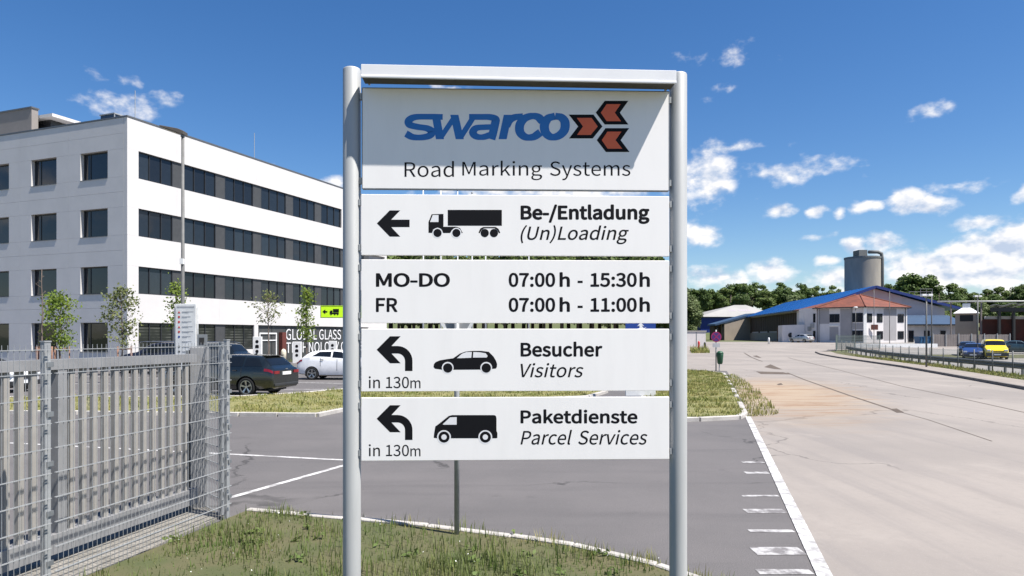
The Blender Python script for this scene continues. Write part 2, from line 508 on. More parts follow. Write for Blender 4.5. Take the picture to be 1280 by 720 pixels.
class MB:
    def __init__(s):
        s.v = []
        s.f = []

    def add(s, vs, fs):
        o = len(s.v)
        s.v += [tuple(v) for v in vs]
        s.f += [tuple(i + o for i in f) for f in fs]
        return s

    def box(s, x0, x1, y0, y1, z0, z1):
        return s.add([(x0, y0, z0), (x1, y0, z0), (x1, y1, z0), (x0, y1, z0), (x0, y0, z1), (x1, y0, z1), (x1, y1, z1), (x0, y1, z1)],
                     [(3, 2, 1, 0), (4, 5, 6, 7), (0, 1, 5, 4), (1, 2, 6, 5), (2, 3, 7, 6), (3, 0, 4, 7)])

    def bar(s, a, b, w, h, up=(0, 0, 1)):
        a, b = Vector(a), Vector(b)
        d = (b - a).normalized()
        u = Vector(up)
        if abs(d.dot(u)) > .98:
            u = Vector((0, 1, 0))
        r = d.cross(u).normalized() * (w / 2)
        t = r.cross(d).normalized() * (h / 2)
        vs = [a - r - t, a + r - t, a + r + t, a - r + t, b - r - t, b + r - t, b + r + t, b - r + t]
        return s.add(vs, [(3, 2, 1, 0), (4, 5, 6, 7), (0, 1, 5, 4), (1, 2, 6, 5), (2, 3, 7, 6), (3, 0, 4, 7)])

    def tube(s, pts, r, n=8, cap=True):
        pts = [Vector(p) for p in pts]
        rs = r if isinstance(r, (list, tuple)) else [r] * len(pts)
        o = len(s.v)
        for i, p in enumerate(pts):
            d = (pts[min(i + 1, len(pts) - 1)] - pts[max(i - 1, 0)]).normalized()
            u = Vector((0, 0, 1)) if abs(d.z) < .9 else Vector((1, 0, 0))
            a = d.cross(u).normalized()
            b = d.cross(a)
            for k in range(n):
                t = 2 * math.pi * k / n
                s.v.append(tuple(p + (a * math.cos(t) + b * math.sin(t)) * rs[i]))
        for i in range(len(pts) - 1):
            for k in range(n):
                a0, a1 = o + i * n + k, o + i * n + (k + 1) % n
                s.f.append((a0, a0 + n, a1 + n, a1))
        if cap:
            s.f.append(tuple(o + k for k in range(n)))
            s.f.append(tuple(o + (len(pts) - 1) * n + k for k in reversed(range(n))))
        return s

    def lathe(s, prof, n=16, c=(0, 0, 0)):
        o = len(s.v)
        for (r, z) in prof:
            for k in range(n):
                t = 2 * math.pi * k / n
                s.v.append((c[0] + r * math.cos(t), c[1] + r * math.sin(t), c[2] + z))
        for i in range(len(prof) - 1):
            for k in range(n):
                a0, a1 = o + i * n + k, o + i * n + (k + 1) % n
                s.f.append((a0, a1, a1 + n, a0 + n))
        s.f.append(tuple(o + k for k in reversed(range(n))))
        s.f.append(tuple(o + (len(prof) - 1) * n + k for k in range(n)))
        return s

    def prism(s, poly, z0, z1):
        """vertical prism over an xy polygon (counter-clockwise)"""
        n = len(poly)
        zz0 = z0 if isinstance(z0, (list, tuple)) else [z0] * n
        zz1 = z1 if isinstance(z1, (list, tuple)) else [z1] * n
        vs = [(p[0], p[1], z) for p, z in zip(poly, zz0)] + [(p[0], p[1], z) for p, z in zip(poly, zz1)]
        fs = [tuple(reversed(range(n))), tuple(range(n, 2 * n))]
        fs += [(i, (i + 1) % n, n + (i + 1) % n, n + i) for i in range(n)]
        return s.add(vs, fs)

    def slab(s, poly, y0, y1):
        """upright slab: polygon in xz, thickness y0..y1"""
        n = len(poly)
        vs = [(p[0], y0, p[1]) for p in poly] + [(p[0], y1, p[1]) for p in poly]
        fs = [tuple(range(n)), tuple(reversed(range(n, 2 * n)))]
        fs += [(i, n + i, n + (i + 1) % n, (i + 1) % n) for i in range(n)]
        return s.add(vs, fs)

    def mesh(s, name, smooth=False):
        me = bpy.data.meshes.new(name)
        me.from_pydata(s.v, [], s.f)
        me.update()
        if smooth:
            for p in me.polygons:
                p.use_smooth = True
        return me

    def build(s, name, m, parent=None, smooth=False, recalc=True):
        me = s.mesh(name, smooth)
        if recalc:
            bm = bmesh.new()
            bm.from_mesh(me)
            bmesh.ops.recalc_face_normals(bm, faces=bm.faces)
            bm.to_mesh(me)
            bm.free()
        return link(name, me, m, parent)


def link(name, me, m, parent=None, loc=None):
    o = bpy.data.objects.new(name, me)
    col.objects.link(o)
    if m is not None and not me.materials:
        me.materials.append(M[m] if isinstance(m, str) else m)
    if parent:
        o.parent = parent
    if loc is not None:
        o.location = loc
    return o


def smooth_by_angle(o, deg=35):
    me = o.data
    me.polygons.foreach_set('use_smooth', [True] * len(me.polygons))
    bm = bmesh.new()
    bm.from_mesh(me)
    for e in bm.edges:
        if len(e.link_faces) == 2 and e.calc_face_angle(0) > R(deg):
            e.smooth = False
    bm.to_mesh(me)
    bm.free()


def tag(o, label, cat, group=None, kind=None):
    if label:
        o['label'] = label
    if cat:
        o['category'] = cat
    if group:
        o['group'] = group
    if kind:
        o['kind'] = kind
    return o


def thing(name, label, cat, loc=(0, 0, 0), rz=0.0, group=None):
    o = bpy.data.objects.new(name, None)
    o.empty_display_size = .2
    col.objects.link(o)
    o.location = loc
    o.rotation_euler = (0, 0, rz)
    return tag(o, label, cat, group)


def struct(o):
    o['kind'] = 'structure'
    return o


def copy_tree(o, parent=None):
    c = o.copy()
    col.objects.link(c)
    c.parent = parent
    for ch in list(o.children):
        copy_tree(ch, c)
    return c


def bevel(o, w=.01, seg=2):
    b = o.modifiers.new('bevel', 'BEVEL')
    b.width = w
    b.segments = seg
    b.limit_method = 'ANGLE'
    return o


TXT = {}
FONT = None
try:
    import os
    FONT = bpy.data.fonts.load(os.path.join(bpy.utils.system_resource('DATAFILES', path='fonts'), 'Noto Sans CJK Regular.woff2'))   # font that ships with Blender
except Exception:
    FONT = None


def text_geo(s, bold=0.0, shear=0.0, spacing=1.0):
    key = (s, bold, shear, spacing)
    if key in TXT:
        return TXT[key]
    cu = bpy.data.curves.new('text', 'FONT')
    cu.body = s
    if FONT:
        cu.font = FONT
    cu.shear = shear
    cu.space_character = spacing
    cu.resolution_u = 5
    ob = bpy.data.objects.new('text', cu)
    col.objects.link(ob)
    dg = bpy.context.evaluated_depsgraph_get()
    me = bpy.data.meshes.new_from_object(ob.evaluated_get(dg))
    v = np.array([x.co[:2] for x in me.vertices])
    fs = [tuple(p.vertices) for p in me.polygons]
    lo, hi = v.min(0), v.max(0)
    h = hi[1] - lo[1]
    v = (v - lo) / (hi - lo)
    if bold > 0:      # heavier weight: the outline laid down again a little to every side
        asp = (hi - lo)[0] / h
        vv, ff, zz = [], [], []
        ring = [(math.cos(R(a)) * bold, math.sin(R(a)) * bold) for a in range(0, 360, 30)] + [(0, 0)]
        for i, (dx, dy) in enumerate(ring):
            ff += [tuple(k + i * len(v) for k in f_) for f_ in fs]
            vv.append(v + np.array([dx / asp, dy]))
        v = np.vstack(vv)
        v = (v - v.min(0)) / (v.max(0) - v.min(0))
        fs = ff
    bpy.data.curves.remove(cu)
    bpy.data.meshes.remove(me)
    TXT[key] = (v, fs, 13 if bold > 0 else 1)
    return TXT[key]


def quads(centers, sizes, aspect=1.0, normals=None):
    """many small leaf faces (rhombs) as arrays"""
    n = len(centers)
    a = rng.normal(size=(n, 3))
    if normals is not None:
        a = normals + a * .75
    a /= np.linalg.norm(a, axis=1)[:, None]
    b = np.cross(a, rng.normal(size=(n, 3)))
    b /= np.linalg.norm(b, axis=1)[:, None]
    c = np.cross(a, b)
    s = np.asarray(sizes)[:, None]
    v = np.stack([centers - b * s, centers + c * s * aspect * .6, centers + b * s, centers - c * s * aspect * .6], 1).reshape(-1, 3)
    return v


def quad_mesh(name, v):
    n = len(v) // 4
    me = bpy.data.meshes.new(name)
    me.vertices.add(len(v))
    me.vertices.foreach_set('co', v.astype(np.float32).ravel())
    me.loops.add(4 * n)
    me.loops.foreach_set('vertex_index', np.arange(4 * n, dtype=np.int32))
    me.polygons.add(n)
    me.polygons.foreach_set('loop_start', np.arange(0, 4 * n, 4, dtype=np.int32))
    me.polygons.foreach_set('loop_total', np.full(n, 4, dtype=np.int32))
    me.update(calc_edges=True)
    return me


def in_poly(x, y, poly):
    c = np.zeros(len(x), bool)
    j = len(poly) - 1
    for i in range(len(poly)):
        xi, yi = poly[i]
        xj, yj = poly[j]
        k = ((yi > y) != (yj > y)) & (x < (xj - xi) * (y - yi) / (yj - yi + 1e-12) + xi)
        c ^= k
        j = i
    return c


def blades(name, poly, n, h0, h1, w, m, z=0.0, lean=.35, near=None, label=None, cat='grass'):
    """grass blades scattered over a polygon; one object"""
    poly = np.array(poly)
    lo, hi = poly.min(0), poly.max(0)
    pts = np.zeros((0, 2))
    while len(pts) < n:
        p = lo + rng.random((n * 2, 2)) * (hi - lo)
        k = in_poly(p[:, 0], p[:, 1], [tuple(q) for q in poly])
        if near:
            k &= rng.random(len(p)) < np.clip((near / np.maximum(.1, p[:, 1])) ** 1.5, .05, 1)
        cl = np.sin(p[:, 0] * 2.3 + 1.3 * np.sin(p[:, 1] * 1.7)) * np.sin(p[:, 1] * 2.9 + p[:, 0])
        k &= rng.random(len(p)) < .62 + .38 * cl
        pts = np.vstack([pts, p[k]])
    pts = pts[:n]
    h = h0 + (h1 - h0) * rng.random(n) ** 2
    cx, cy = pts[:, 0], pts[:, 1]
    tuft = np.sin(cx * 5.1 + 2.1 * np.sin(cy * 2.3)) * np.sin(cy * 6.3 + 1.7 * np.sin(cx * 3.1)) + .6 * np.sin(cx * 1.3 + cy * .9) * np.sin(cy * 1.7)
    h *= np.clip(.85 + .65 * tuft, .3, 1.9)
    th = rng.random(n) * 2 * math.pi
    d = np.stack([np.cos(th), np.sin(th), np.zeros(n)], 1)
    e = np.stack([-np.sin(th), np.cos(th), np.zeros(n)], 1) * (w * (.6 + .8 * rng.random(n)))[:, None]
    base = np.stack([pts[:, 0], pts[:, 1], np.full(n, z - .01)], 1)
    ln = (lean * (.2 + rng.random(n)) * h)[:, None]
    up = np.array([0, 0, 1.0])
    mid = base + d * ln * .35 + up * (h * .6)[:, None]
    top = base + d * ln + up * h[:, None]
    v = np.stack([base - e, base + e, mid + e * .7, mid - e * .7, mid - e * .7, mid + e * .7, top + e * .1, top - e * .1], 1).reshape(-1, 3)
    o = link(name, quad_mesh(name, v), m)
    tag(o, label, cat, kind='stuff')
    return o


# ------------------------------------------------------------------ ground, lots, road
YS = list(range(-8, 62, 2)) + list(range(62, 136, 2))


def strip(name, m, ys, left, right, dz):
    mb = MB()
    for i, y in enumerate(ys):
        a, b = left(y), right(y)
        k = 6
        for j in range(k + 1):
            mb.v.append((a + (b - a) * j / k, y, zt(y) + dz))
    for i in range(len(ys) - 1):
        for j in range(6):
            q = i * 7 + j
            mb.f.append((q, q + 1, q + 8, q + 7))
    return struct(mb.build(name, m))


mb = MB()
gy = [-200, -60] + YS + [140, 150, 160, 170, 180, 190, 192, 200, 210, 220, 230, 240, 250, 260, 300, 600, 3500]
gx = [-3500, -600, -200, -80, -20, 20, 80, 200, 600, 3500]
for y in gy:
    for x in gx:
        mb.v.append((x, y, zt(y) - .06))
k = len(gx)
for i in range(len(gy) - 1):
    for j in range(k - 1):
        mb.f.append((i * k + j, i * k + j + 1, (i + 1) * k + j + 1, (i + 1) * k + j))
struct(mb.build('ground', 'field'))


def lerp_tab(tab):
    xs = [a for a, _ in tab]
    ys = [b for _, b in tab]
    return lambda y: float(np.interp(y, xs, ys))


edge_line = lambda y: 6.19 + (y - 18.5) * .28
kerbX = lerp_tab([(-8, 9.0), (10, 14.6), (27.6, 20.0), (47, 26.0), (63, 30.0), (74, 32.4), (79, 34.0), (83, 36.6), (86, 41), (87.5, 60), (140, 60)])
struct(strip('car_park', 'tarmac', YS, lambda y: -75, lambda y: kerbX(y) + .3 if y < 87 else 46, 0))
islR = lambda y: 6.1 + (y - 18.5) * .28
leftC = lambda y: edge_line(y) + .06 if y < 42 else (12.8 - (y - 42) * .9 if y < 60 else -3.4)
strip('concrete_road', 'concrete', YS, leftC, lambda y: kerbX(y), .006)
strip('yard_paving', 'tarmac_light', [y for y in YS if y >= 16 and y <= 120], lambda y: max(kerbX(y) + 3.4, 0) if y < 84 else 44, lambda y: 120, .003)
# footpath with kerb and grass verge on the far side of the road
ysf = [y for y in YS if -8 <= y <= 79] + [79]
ysf = sorted(set([y for y in range(-8, 79)] + [79]))


def raised(name, m, ys, left, right, z0, z1):
    mb = MB()
    for y in ys:
        a, b = left(y), right(y)
        for (x, z) in ((a, z0), (a, z1), (b, z1), (b, z0)):
            mb.v.append((x, y, zt(y) + z))
    for i in range(len(ys) - 1):
        for j in range(3):
            q = i * 4 + j
            mb.f.append((q, q + 1, q + 5, q + 4))
    n = (len(ys) - 1) * 4
    mb.f += [(0, 3, 2, 1), (n, n + 1, n + 2, n + 3)]
    return mb.build(name, m)


foot = struct(raised('footpath', mat('footpath', (.27, .235, .20), (.22, .19, .165), rough=.9, scale=1.2, detail=8), ysf, lambda y: kerbX(y) + .16, lambda y: kerbX(y) + 1.75, -.04, .12))
struct(raised('grass_verge', 'turf', ysf, lambda y: kerbX(y) + 1.76, lambda y: kerbX(y) + 3.45, -.04, .10))
# kerb stones along the footpath, each its own piece
kr = struct(thing('kerb', None, None, (0, 0, 0)))
for y in range(22, 79):
    q = MB()
    a, b = kerbX(y + .01), kerbX(y + .99)
    q.prism([(a, y + .01), (a + .15, y + .01), (b + .15, y + .99), (b, y + .99)], [zt(y) - .05] * 2 + [zt(y + 1) - .05] * 2, [zt(y) + .13] * 2 + [zt(y + 1) + .13] * 2)
    q.build('kerb_stone', 'kerb_dark', kr)


def kerb_ring(pts, m, w=.14, h=.11, step=1.0, closed=False, hide=()):
    """stones along a path; returns the structure that carries them"""
    ro = struct(thing('kerb', None, None))
    if closed:
        pts = pts + [pts[0]]
    i = 0
    for a, b in zip(pts[:-1], pts[1:]):
        a, b = Vector(a), Vector(b)
        L = (b - a).length
        n = max(1, round(L / step))
        nrm = Vector((-(b - a).y, (b - a).x)).normalized() * (w / 2)
        for k in range(n):
            i += 1
            if i in hide:
                continue
            p, q = a.lerp(b, k / n + .006), a.lerp(b, (k + 1) / n - .006)
            j = random.uniform(-.006, .006)
            mb = MB()
            mb.prism([p - nrm, q - nrm, q + nrm, p + nrm], -.03, h + j)
            bevel(mb.build('kerb_stone', m, ro), .012, 1)
    return ro


def flat(name, m, poly, z, dz=.0):
    mb = MB()
    mb.prism(poly, -.04, z)
    return struct(mb.build(name, m))


def smooth_poly(pts, n=4):
    out = []
    k = len(pts)
    for i in range(k):
        p0, p1, p2, p3 = [Vector(pts[(i + d) % k]) for d in (-1, 0, 1, 2)]
        for t in range(n):
            u = t / n
            q = .5 * ((2 * p1) + (p2 - p0) * u + (2 * p0 - 5 * p1 + 4 * p2 - p3) * u * u + (3 * p1 - p0 - 3 * p2 + p3) * u ** 3)
            out.append((q.x, q.y))
    return out


# lawn in front, with the sign on it
lawn = [(-3.1, 8.25), (-4.95, 0.2), (-4.9, -3.0), (3.1, -3.0), (3.05, 2.5), (2.75, 4.0), (2.2, 5.1), (1.29, 6.26), (0.6, 6.85), (0.0, 7.16), (-0.9, 7.55), (-1.88, 7.86)]
lawn = lawn[::-1]
flat('lawn', 'turf', lawn, .06)
kerb_ring([(-3.1, 8.25), (-1.88, 7.86), (-.9, 7.55), (0, 7.16), (.6, 6.85), (1.29, 6.26), (2.2, 5.1), (2.75, 4.0), (3.05, 2.5), (3.1, 0)], 'kerb', w=.09, h=.085, step=.8)
blades('lawn_grass', [(p[0] * .985, p[1] - .05) for p in lawn if True], 130000, .03, .16, .0048, 'grass', .055, near=3.5, label='uneven green lawn grass growing round the sign posts')
blades('lawn_straw', [(p[0] * .98, p[1] - .06) for p in lawn], 5000, .08, .22, .0018, 'grass_dry', .055, near=3.5, label='thin dry grass stalks standing up out of the lawn', cat='grass stalks')
# flowers
pp = []
while len(pp) < 170:
    x, y = random.uniform(-4.4, 2.6), random.uniform(3.2, 7.9)
    if in_poly(np.array([x]), np.array([y]), lawn)[0]:
        pp.append((x, y, .055 + random.uniform(.03, .11)))
pv = quads(np.array(pp), rng.uniform(.004, .009, len(pp)), 1.6, np.tile([0, 0, 1.0], (len(pp), 1)))
tag(link('clover_flowers', quad_mesh('clover_flowers', pv), 'petal'), 'tiny white flowers dotted through the lawn', 'flowers', kind='stuff')

wc, wsz, wnr = [], [], []
for k in range(70):
    while True:
        x, y = random.uniform(-4.6, 2.7), random.uniform(3.0, 8.1)
        if in_poly(np.array([x]), np.array([y]), lawn)[0]:
            break
    for j in range(random.randint(6, 13)):
        a_ = random.uniform(0, 6.28)
        r_ = random.uniform(.02, .09)
        wc.append((x + math.cos(a_) * r_, y + math.sin(a_) * r_, .06 + random.uniform(.01, .06)))
        wsz.append(random.uniform(.018, .042))
        wnr.append((math.cos(a_) * .4, math.sin(a_) * .4, 1.0))
tag(link('lawn_weeds', quad_mesh('lawn_weeds', quads(np.array(wc), np.array(wsz), .9, np.array(wnr))), 'leaf_b'), 'flat broad leaved weeds scattered in the lawn', 'weeds', kind='stuff')
blades('kerb_weeds', [(-3.0, 8.34), (-1.85, 7.98), (0.05, 7.28), (1.4, 6.36), (2.3, 5.15), (2.12, 5.05), (1.2, 6.16), (-.05, 7.05), (-1.9, 7.76), (-3.05, 8.15)][::-1], 2600, .03, .16, .004, 'grass_dry', .02, label='weeds and straw growing over the lawn kerb', cat='weeds')

# strip of gravel between mesh fence and gate
flat('gravel_strip', 'gravel', [(-7.4, -4), (-5.2, -4), (-3.35, 8.2), (-4.0, 8.9), (-6.2, -1)][::-1][::-1], .02)

# grass islands
g = lambda a, b: G(a, b)
isl = [g(-160, 516), g(100, 518), g(300, 520), g(396, 521), g(424, 515), g(520, 507), g(640, 502), g(735, 498), g(758, 491), g(740, 487), g(600, 486), g(440, 487.5), g(371, 494), g(300, 498), g(100, 499), g(-160, 499)]
flat('grass_island', 'earth', isl, .075)
kerb_ring(isl, 'kerb', w=.15, h=.10, step=1.0, closed=True)
blades('island_grass', [(p[0], p[1]) for p in isl], 42000, .015, .105, .013, 'grass_dry', .07, label='dry yellowish grass on the long island beside the black estate car')
isl2 = [(2.9, 17.15), (4.6, 17.35), (5.7, 17.75), (6.15, 18.6), (8.8, 28.2), (11.5, 38.2), (11.4, 41.0), (9.9, 42.0), (7.6, 36), (5.1, 26), (3.4, 20)]
flat('grass_island', 'earth', isl2, .075)
kerb_ring(isl2, 'kerb', w=.15, h=.10, step=1.0, closed=True, hide=(8, 9, 11, 14, 15, 17, 19, 20, 22))
blades('island_grass', isl2, 42000, .015, .115, .012, 'grass_dry', .07, label='rough green and straw coloured grass behind the sign by the road')
blades('island_edge_weeds', [(6.0, 18.2), (7.1, 18.6), (9.6, 27.5), (12.1, 38.5), (11.4, 38.2), (8.7, 28)], 4000, .03, .17, .012, 'grass_dry', .0, label='weeds spilling over the kerb onto the concrete road', cat='weeds')
blades('verge_grass', [(kerbX(y) + 1.8, y) for y in (24, 40, 60, 78)] + [(kerbX(y) + 3.4, y) for y in (78, 60, 40, 24)], 12000, .04, .18, .02, 'grass_dry', .1, label='strip of rough grass along the foot of the roadside fence')
strip('yard_verge', 'turf', [y for y in YS if 66 <= y <= 74], lambda y: kerbX(y) + 5.5, lambda y: 90, .02)

# painted lines


def paint_quad(name, a, b, w, z=.004, m='paint'):
    a, b = Vector(a), Vector(b)
    n = Vector((-(b - a).y, (b - a).x)).normalized() * (w / 2)
    mb = MB()
    k = 8
    for i in range(k + 1):
        p = a.lerp(b, i / k)
        mb.v += [(p.x - n.x, p.y - n.y, z), (p.x + n.x, p.y + n.y, z)]
    for i in range(k):
        mb.f.append((2 * i, 2 * i + 2, 2 * i + 3, 2 * i + 1))
    return struct(mb.build(name, m))


paint_quad('lane_line', g(-120, 547), g(440, 575.7), .10)
paint_quad('lane_line', g(440, 579), g(285, 623), .10)
paint_quad('parking_line', g(366, 478), g(470, 480.5), .12)
paint_quad('parking_line', g(340, 486.5), g(470, 487.2), .12)
paint_quad('parking_line', g(90, 470), g(200, 473), .12)
paint_quad('parking_line', g(60, 479), g(210, 481), .12)
paint_quad('edge_line', (edge_line(18.3), 18.3), (edge_line(1), 1), .135, .0095)
for (py, t) in ((578, .16), (591, .18), (620, .10), (639, .22), (664, .12), (689, .28), (715, .15)):
    Y = CH * F / (py - HZ)
    x1 = edge_line(Y) - .10
    paint_quad('edge_tooth', (x1 - .36 - .12 * (py > 600), Y), (x1, Y), t * .9, m='paint_worn')

# joints and repair patches in the concrete road
def patch(name, poly, m, z):
    mb = MB()
    mb.add([(x, y, zt(y) + z) for x, y in poly], [tuple(range(len(poly)))])
    return struct(mb.build(name, m))


def joint(pts, w):
    for (a, b) in zip(pts[:-1], pts[1:]):
        a, b = Vector(a), Vector(b)
        n = Vector((-(b - a).y, (b - a).x)).normalized() * (w / 2)
        patch('road_joint', [tuple(a - n), tuple(b - n), tuple(b + n), tuple(a + n)], 'patch', .0105)


joint([g(1122, 514.5), g(1060, 494), g(1006, 475), g(984, 466)], .09)
joint([g(953, 452), g(940, 447), g(930, 441)], .10)
joint([g(1290, 518), g(1200, 498), g(1126, 482.7), g(1050, 463), g(985, 447)], .05)
joint([g(1240, 552), g(1160, 525), g(1122, 514.5)], .025)
patch('road_patch', [g(945, 464.5), g(979, 465.5), g(990, 468.2), g(951, 467.6)], 'patch', .011)
patch('road_patch', [g(955, 459), g(963, 455.5), g(978, 462), g(968, 461.4)], 'patch', .011)
patch('road_patch', [g(941, 445), g(946, 444.4), g(952, 447.6), g(948, 447.2)], 'patch', .0112)
patch('road_patch', [g(971, 480.5), g(976, 479), g(979, 481), g(973, 481.6)], 'patch', .011)
patch('road_patch', [g(1112, 511.5), g(1121, 511), g(1130, 516), g(1121, 516.2)], 'patch', .0113)

# ------------------------------------------------------------------ the sign
SY, SA = 4.5, R(2.0)
sx0 = XA(645, SY)
sign = thing('wayfinding_sign', 'tall white wayfinding sign of five panels between two round grey posts', 'sign', (sx0, SY, 0), SA)
rd = Vector((math.cos(SA), math.sin(SA)))


def S(px, py):
    """sign-plane coordinates (x, z) of a photo pixel"""
    u = (px - CX) / F
    # (sx0 + s*cos, SY + s*sin): X = u Y
    s = (u * SY - sx0) / (rd.x - u * rd.y)
    Y = SY + s * rd.y
    return (s, CH - (py - HZ) / F * Y)


def capped_post(name, px, ytop, parent):
    x, z = S(px, ytop)
    x, z = x * 1.004, CH + (z - CH) * 1.004
    r = .0565
    mb = MB()
    mb.lathe([(r, 0.0), (r, z - .012), (r - .004, z - .004), (r - .012, z)], 28, (x, .040, 0))
    o = mb.build(name, 'post_alu', parent)
    smooth_by_angle(o, 40)
    return o


capped_post('post', 439.2, 84, sign)
capped_post('post', 849, 90.5, sign)
# cap beam: a shallow channel that stands out in front of the panels
xl, zl = S(449.5, 80)
xr, zr = S(845.5, 88)
scl = .968
xl, xr = xl * scl + .002, xr * scl - .006
zl, zr = CH + (zl - CH) * scl, CH + (zr - CH) * scl
bh = .084
prof = [(-.140, 0), (-.147, 0), (-.149, .003), (-.149, .016), (-.144, .018), (-.144, bh), (-.006, bh), (-.006, .012), (-.012, .012), (-.012, bh - .006), (-.140, bh - .006)]
mb = MB()
for (x, z) in ((xl, zl), (xr, zr)):
    mb.v += [(x, y, z - bh + dz) for (y, dz) in prof]
n = len(prof)
mb.f += [tuple(range(n)), tuple(range(2 * n - 1, n - 1, -1))] + [(i, n + i, n + (i + 1) % n, (i + 1) % n) for i in range(n)]
tb = bevel(mb.build('top_beam', 'beam_white', sign), .003, 1)
us = MB()  # dark plate added to stand in for the shaded hollow of the beam
for (x, z) in ((xl + .003, zl), (xr - .003, zr)):
    us.v += [(x, y, z - bh + dz) for (y, dz) in ((-.1395, .010), (-.0125, .010), (-.0125, .016), (-.1395, .016))]
us.f += [(0, 1, 2, 3), (7, 6, 5, 4), (0, 4, 5, 1), (1, 5, 6, 2), (2, 6, 7, 3), (3, 7, 4, 0)]
us.build('underside_shade', 'beam_under_shade', tb)
for x, z in ((xl + .02, zl), (xr - .035, zr)):
    MB().box(x, x + .012, -.005, .02, z - bh + .012, z - .012).build('bracket', 'galv', tb)

PANELS = {}
for key, (x0, x1, y0, y1) in {'p1': (453, 836, 112.5, 236.8), 'p2': (451.5, 836.5, 244, 319.6), 'p3': (451.5, 836.5, 325, 404), 'p4': (451.5, 836.5, 411, 488.8), 'p5': (451.5, 836.5, 496.5, 575)}.items():
    (xa, za), (xb, zb) = S(x0, y0), S(x1, y1)
    za, zb = (za + S(x1, y0)[1]) / 2, (S(x0, y1)[1] + zb) / 2
    mb = MB()
    mb.box(xa, xb, -.002 if key == 'p1' else 0, .028, zb, za)
    o = mb.build('panel', 'sign_white', sign)
    bevel(o, .002, 1)
    PANELS[key] = o
    if key == 'p1':
        f = MB()
        f.box(xa - .004, xa, -.003, .030, zb, za).box(xb, xb + .004, -.003, .030, zb, za).box(xa, xb, -.003, .030, zb - .004, zb).box(xa, xb, -.003, .030, za, za + .004)
        f.build('edge_trim', 'galv_dark', o)
    # clamps that hold the panel to the posts
    for sx in (xa - .012, xb + .012):
        for zc in (za - .05, zb + .05):
            MB().box(sx - .006, sx + .006, .004, .03, zc - .02, zc + .02).build('clamp', 'galv', o)

_off = {'p1': [-.0023], 'p2': [-.0003], 'p3': [-.0003], 'p4': [-.0003], 'p5': [-.0003]}


def put_flat(key, name, m, vs2, fs):
    """flat print on a panel from photo pixel outlines; every piece a hair further out"""
    _off[key][0] -= .00005
    y = _off[key][0]
    mb = MB()
    for p in vs2:
        x, z = S(*p)
        mb.v.append((x, y, z))
    mb.f += fs
    o = mb.build(name, m, PANELS[key], recalc=False)
    return o


def poly_px(key, name, m, polys, ox=0, oy=0, sc_=1.0):
    vs, fs = [], []
    for p in polys:
        fs.append(tuple(range(len(vs), len(vs) + len(p))))
        vs += [(ox + x * sc_, oy + y * sc_) for x, y in p]
    return put_flat(key, name, m, vs, fs)


def letter(key, s, x0, x1, y0, y1, bold=0.0, shear=0.0, spacing=1.0, m='print_black'):
    v, fs, layers = text_geo(s, bold, shear, spacing)
    o = put_flat(key, 'lettering', m, [(x0 + (x1 - x0) * a, y1 + (y0 - y1) * b) for a, b in v], fs)
    n_ = len(v) // layers
    for i, q in enumerate(o.data.vertices):
        q.co.y -= .00001 * (i // n_)
    _off[key][0] += .00005
    return o


def circ(cx, cy, r, n=28, a0=0, a1=360):
    return [(cx + r * math.cos(R(a0 + (a1 - a0) * i / n)), cy + r * math.sin(R(a0 + (a1 - a0) * i / n))) for i in range(n + (0 if a1 - a0 >= 360 else 1))]


BO = .040
letter('p1', 'Road', 505.7, 567.5, 201.4, 221.4)
letter('p1', 'Marking', 577.9, 677.7, 201.0, 225.3)
letter('p1', 'Systems', 687.4, 787.9, 201.8, 225.3)
letter('p2', 'Be-/Entladung', 650.7, 811.9, 255.5, 280, BO)
letter('p2', '(Un)Loading', 650.7, 786, 281.3, 305.3, .010, .22)
letter('p3', 'MO-DO', 469.9, 562.5, 341.2, 358.8, BO, spacing=.98)
letter('p3', 'FR', 469.9, 496.9, 372.4, 390, BO)
for (y0, y1, a, b) in ((340.6, 358.8, '07:00', '15:30'), (371.8, 390, '07:00', '11:00')):
    letter('p3', a, 635.8, 694, y0 + .3, y1, BO)
    letter('p3', 'h', 699.4, 712.4, y0 - .4, y1 - .2, BO)
    letter('p3', '-', 722, 728.4, y0 + 10.3, y0 + 13.2, BO)
    letter('p3', b, 738, 796, y0 + .3, y1, BO)
    letter('p3', 'h', 799.4, 812.4, y0 - .4, y1 - .2, BO)
letter('p4', 'Besucher', 650.7, 753, 427, 446, BO)
letter('p4', 'Visitors', 650.7, 729.4, 453.8, 471.8, .010, .22)
letter('p5', 'Paketdienste', 650.6, 796.9, 511.6, 529.5, BO)
letter('p5', 'Parcel', 650.6, 715.1, 537.2, 555.9, .010, .22)
letter('p5', 'Services', 722.6, 809.3, 537.4, 555.9, .010, .22)
for key, yy in (('p4', 470.3), ('p5', 555.3)):
    letter(key, 'in', 461, 475, yy, yy + 14.9, .008)
    letter(key, '130', 482.5, 511.2, yy + .6, yy + 15, .008)
    letter(key, 'm', 513, 525.6, yy + 5, yy + 15, .008)

# logo: six slanted letters drawn as broad strokes, then three chevrons
LO, LS = (490, 110), 130 / 537


def smooth_line(pts, n=7):
    if len(pts) < 3:
        return [Vector(p) for p in pts]
    q = [Vector(p) for p in pts]
    q = [q[0] * 2 - q[1]] + q + [q[-1] * 2 - q[-2]]
    out = []
    for i in range(1, len(q) - 2):
        p0, p1, p2, p3 = q[i - 1:i + 3]
        for t in range(n):
            u = t / n
            out.append(.5 * ((2 * p1) + (p2 - p0) * u + (2 * p0 - 5 * p1 + 4 * p2 - p3) * u * u + (3 * p1 - p0 - 3 * p2 + p3) * u ** 3))
    out.append(q[-2])
    return out


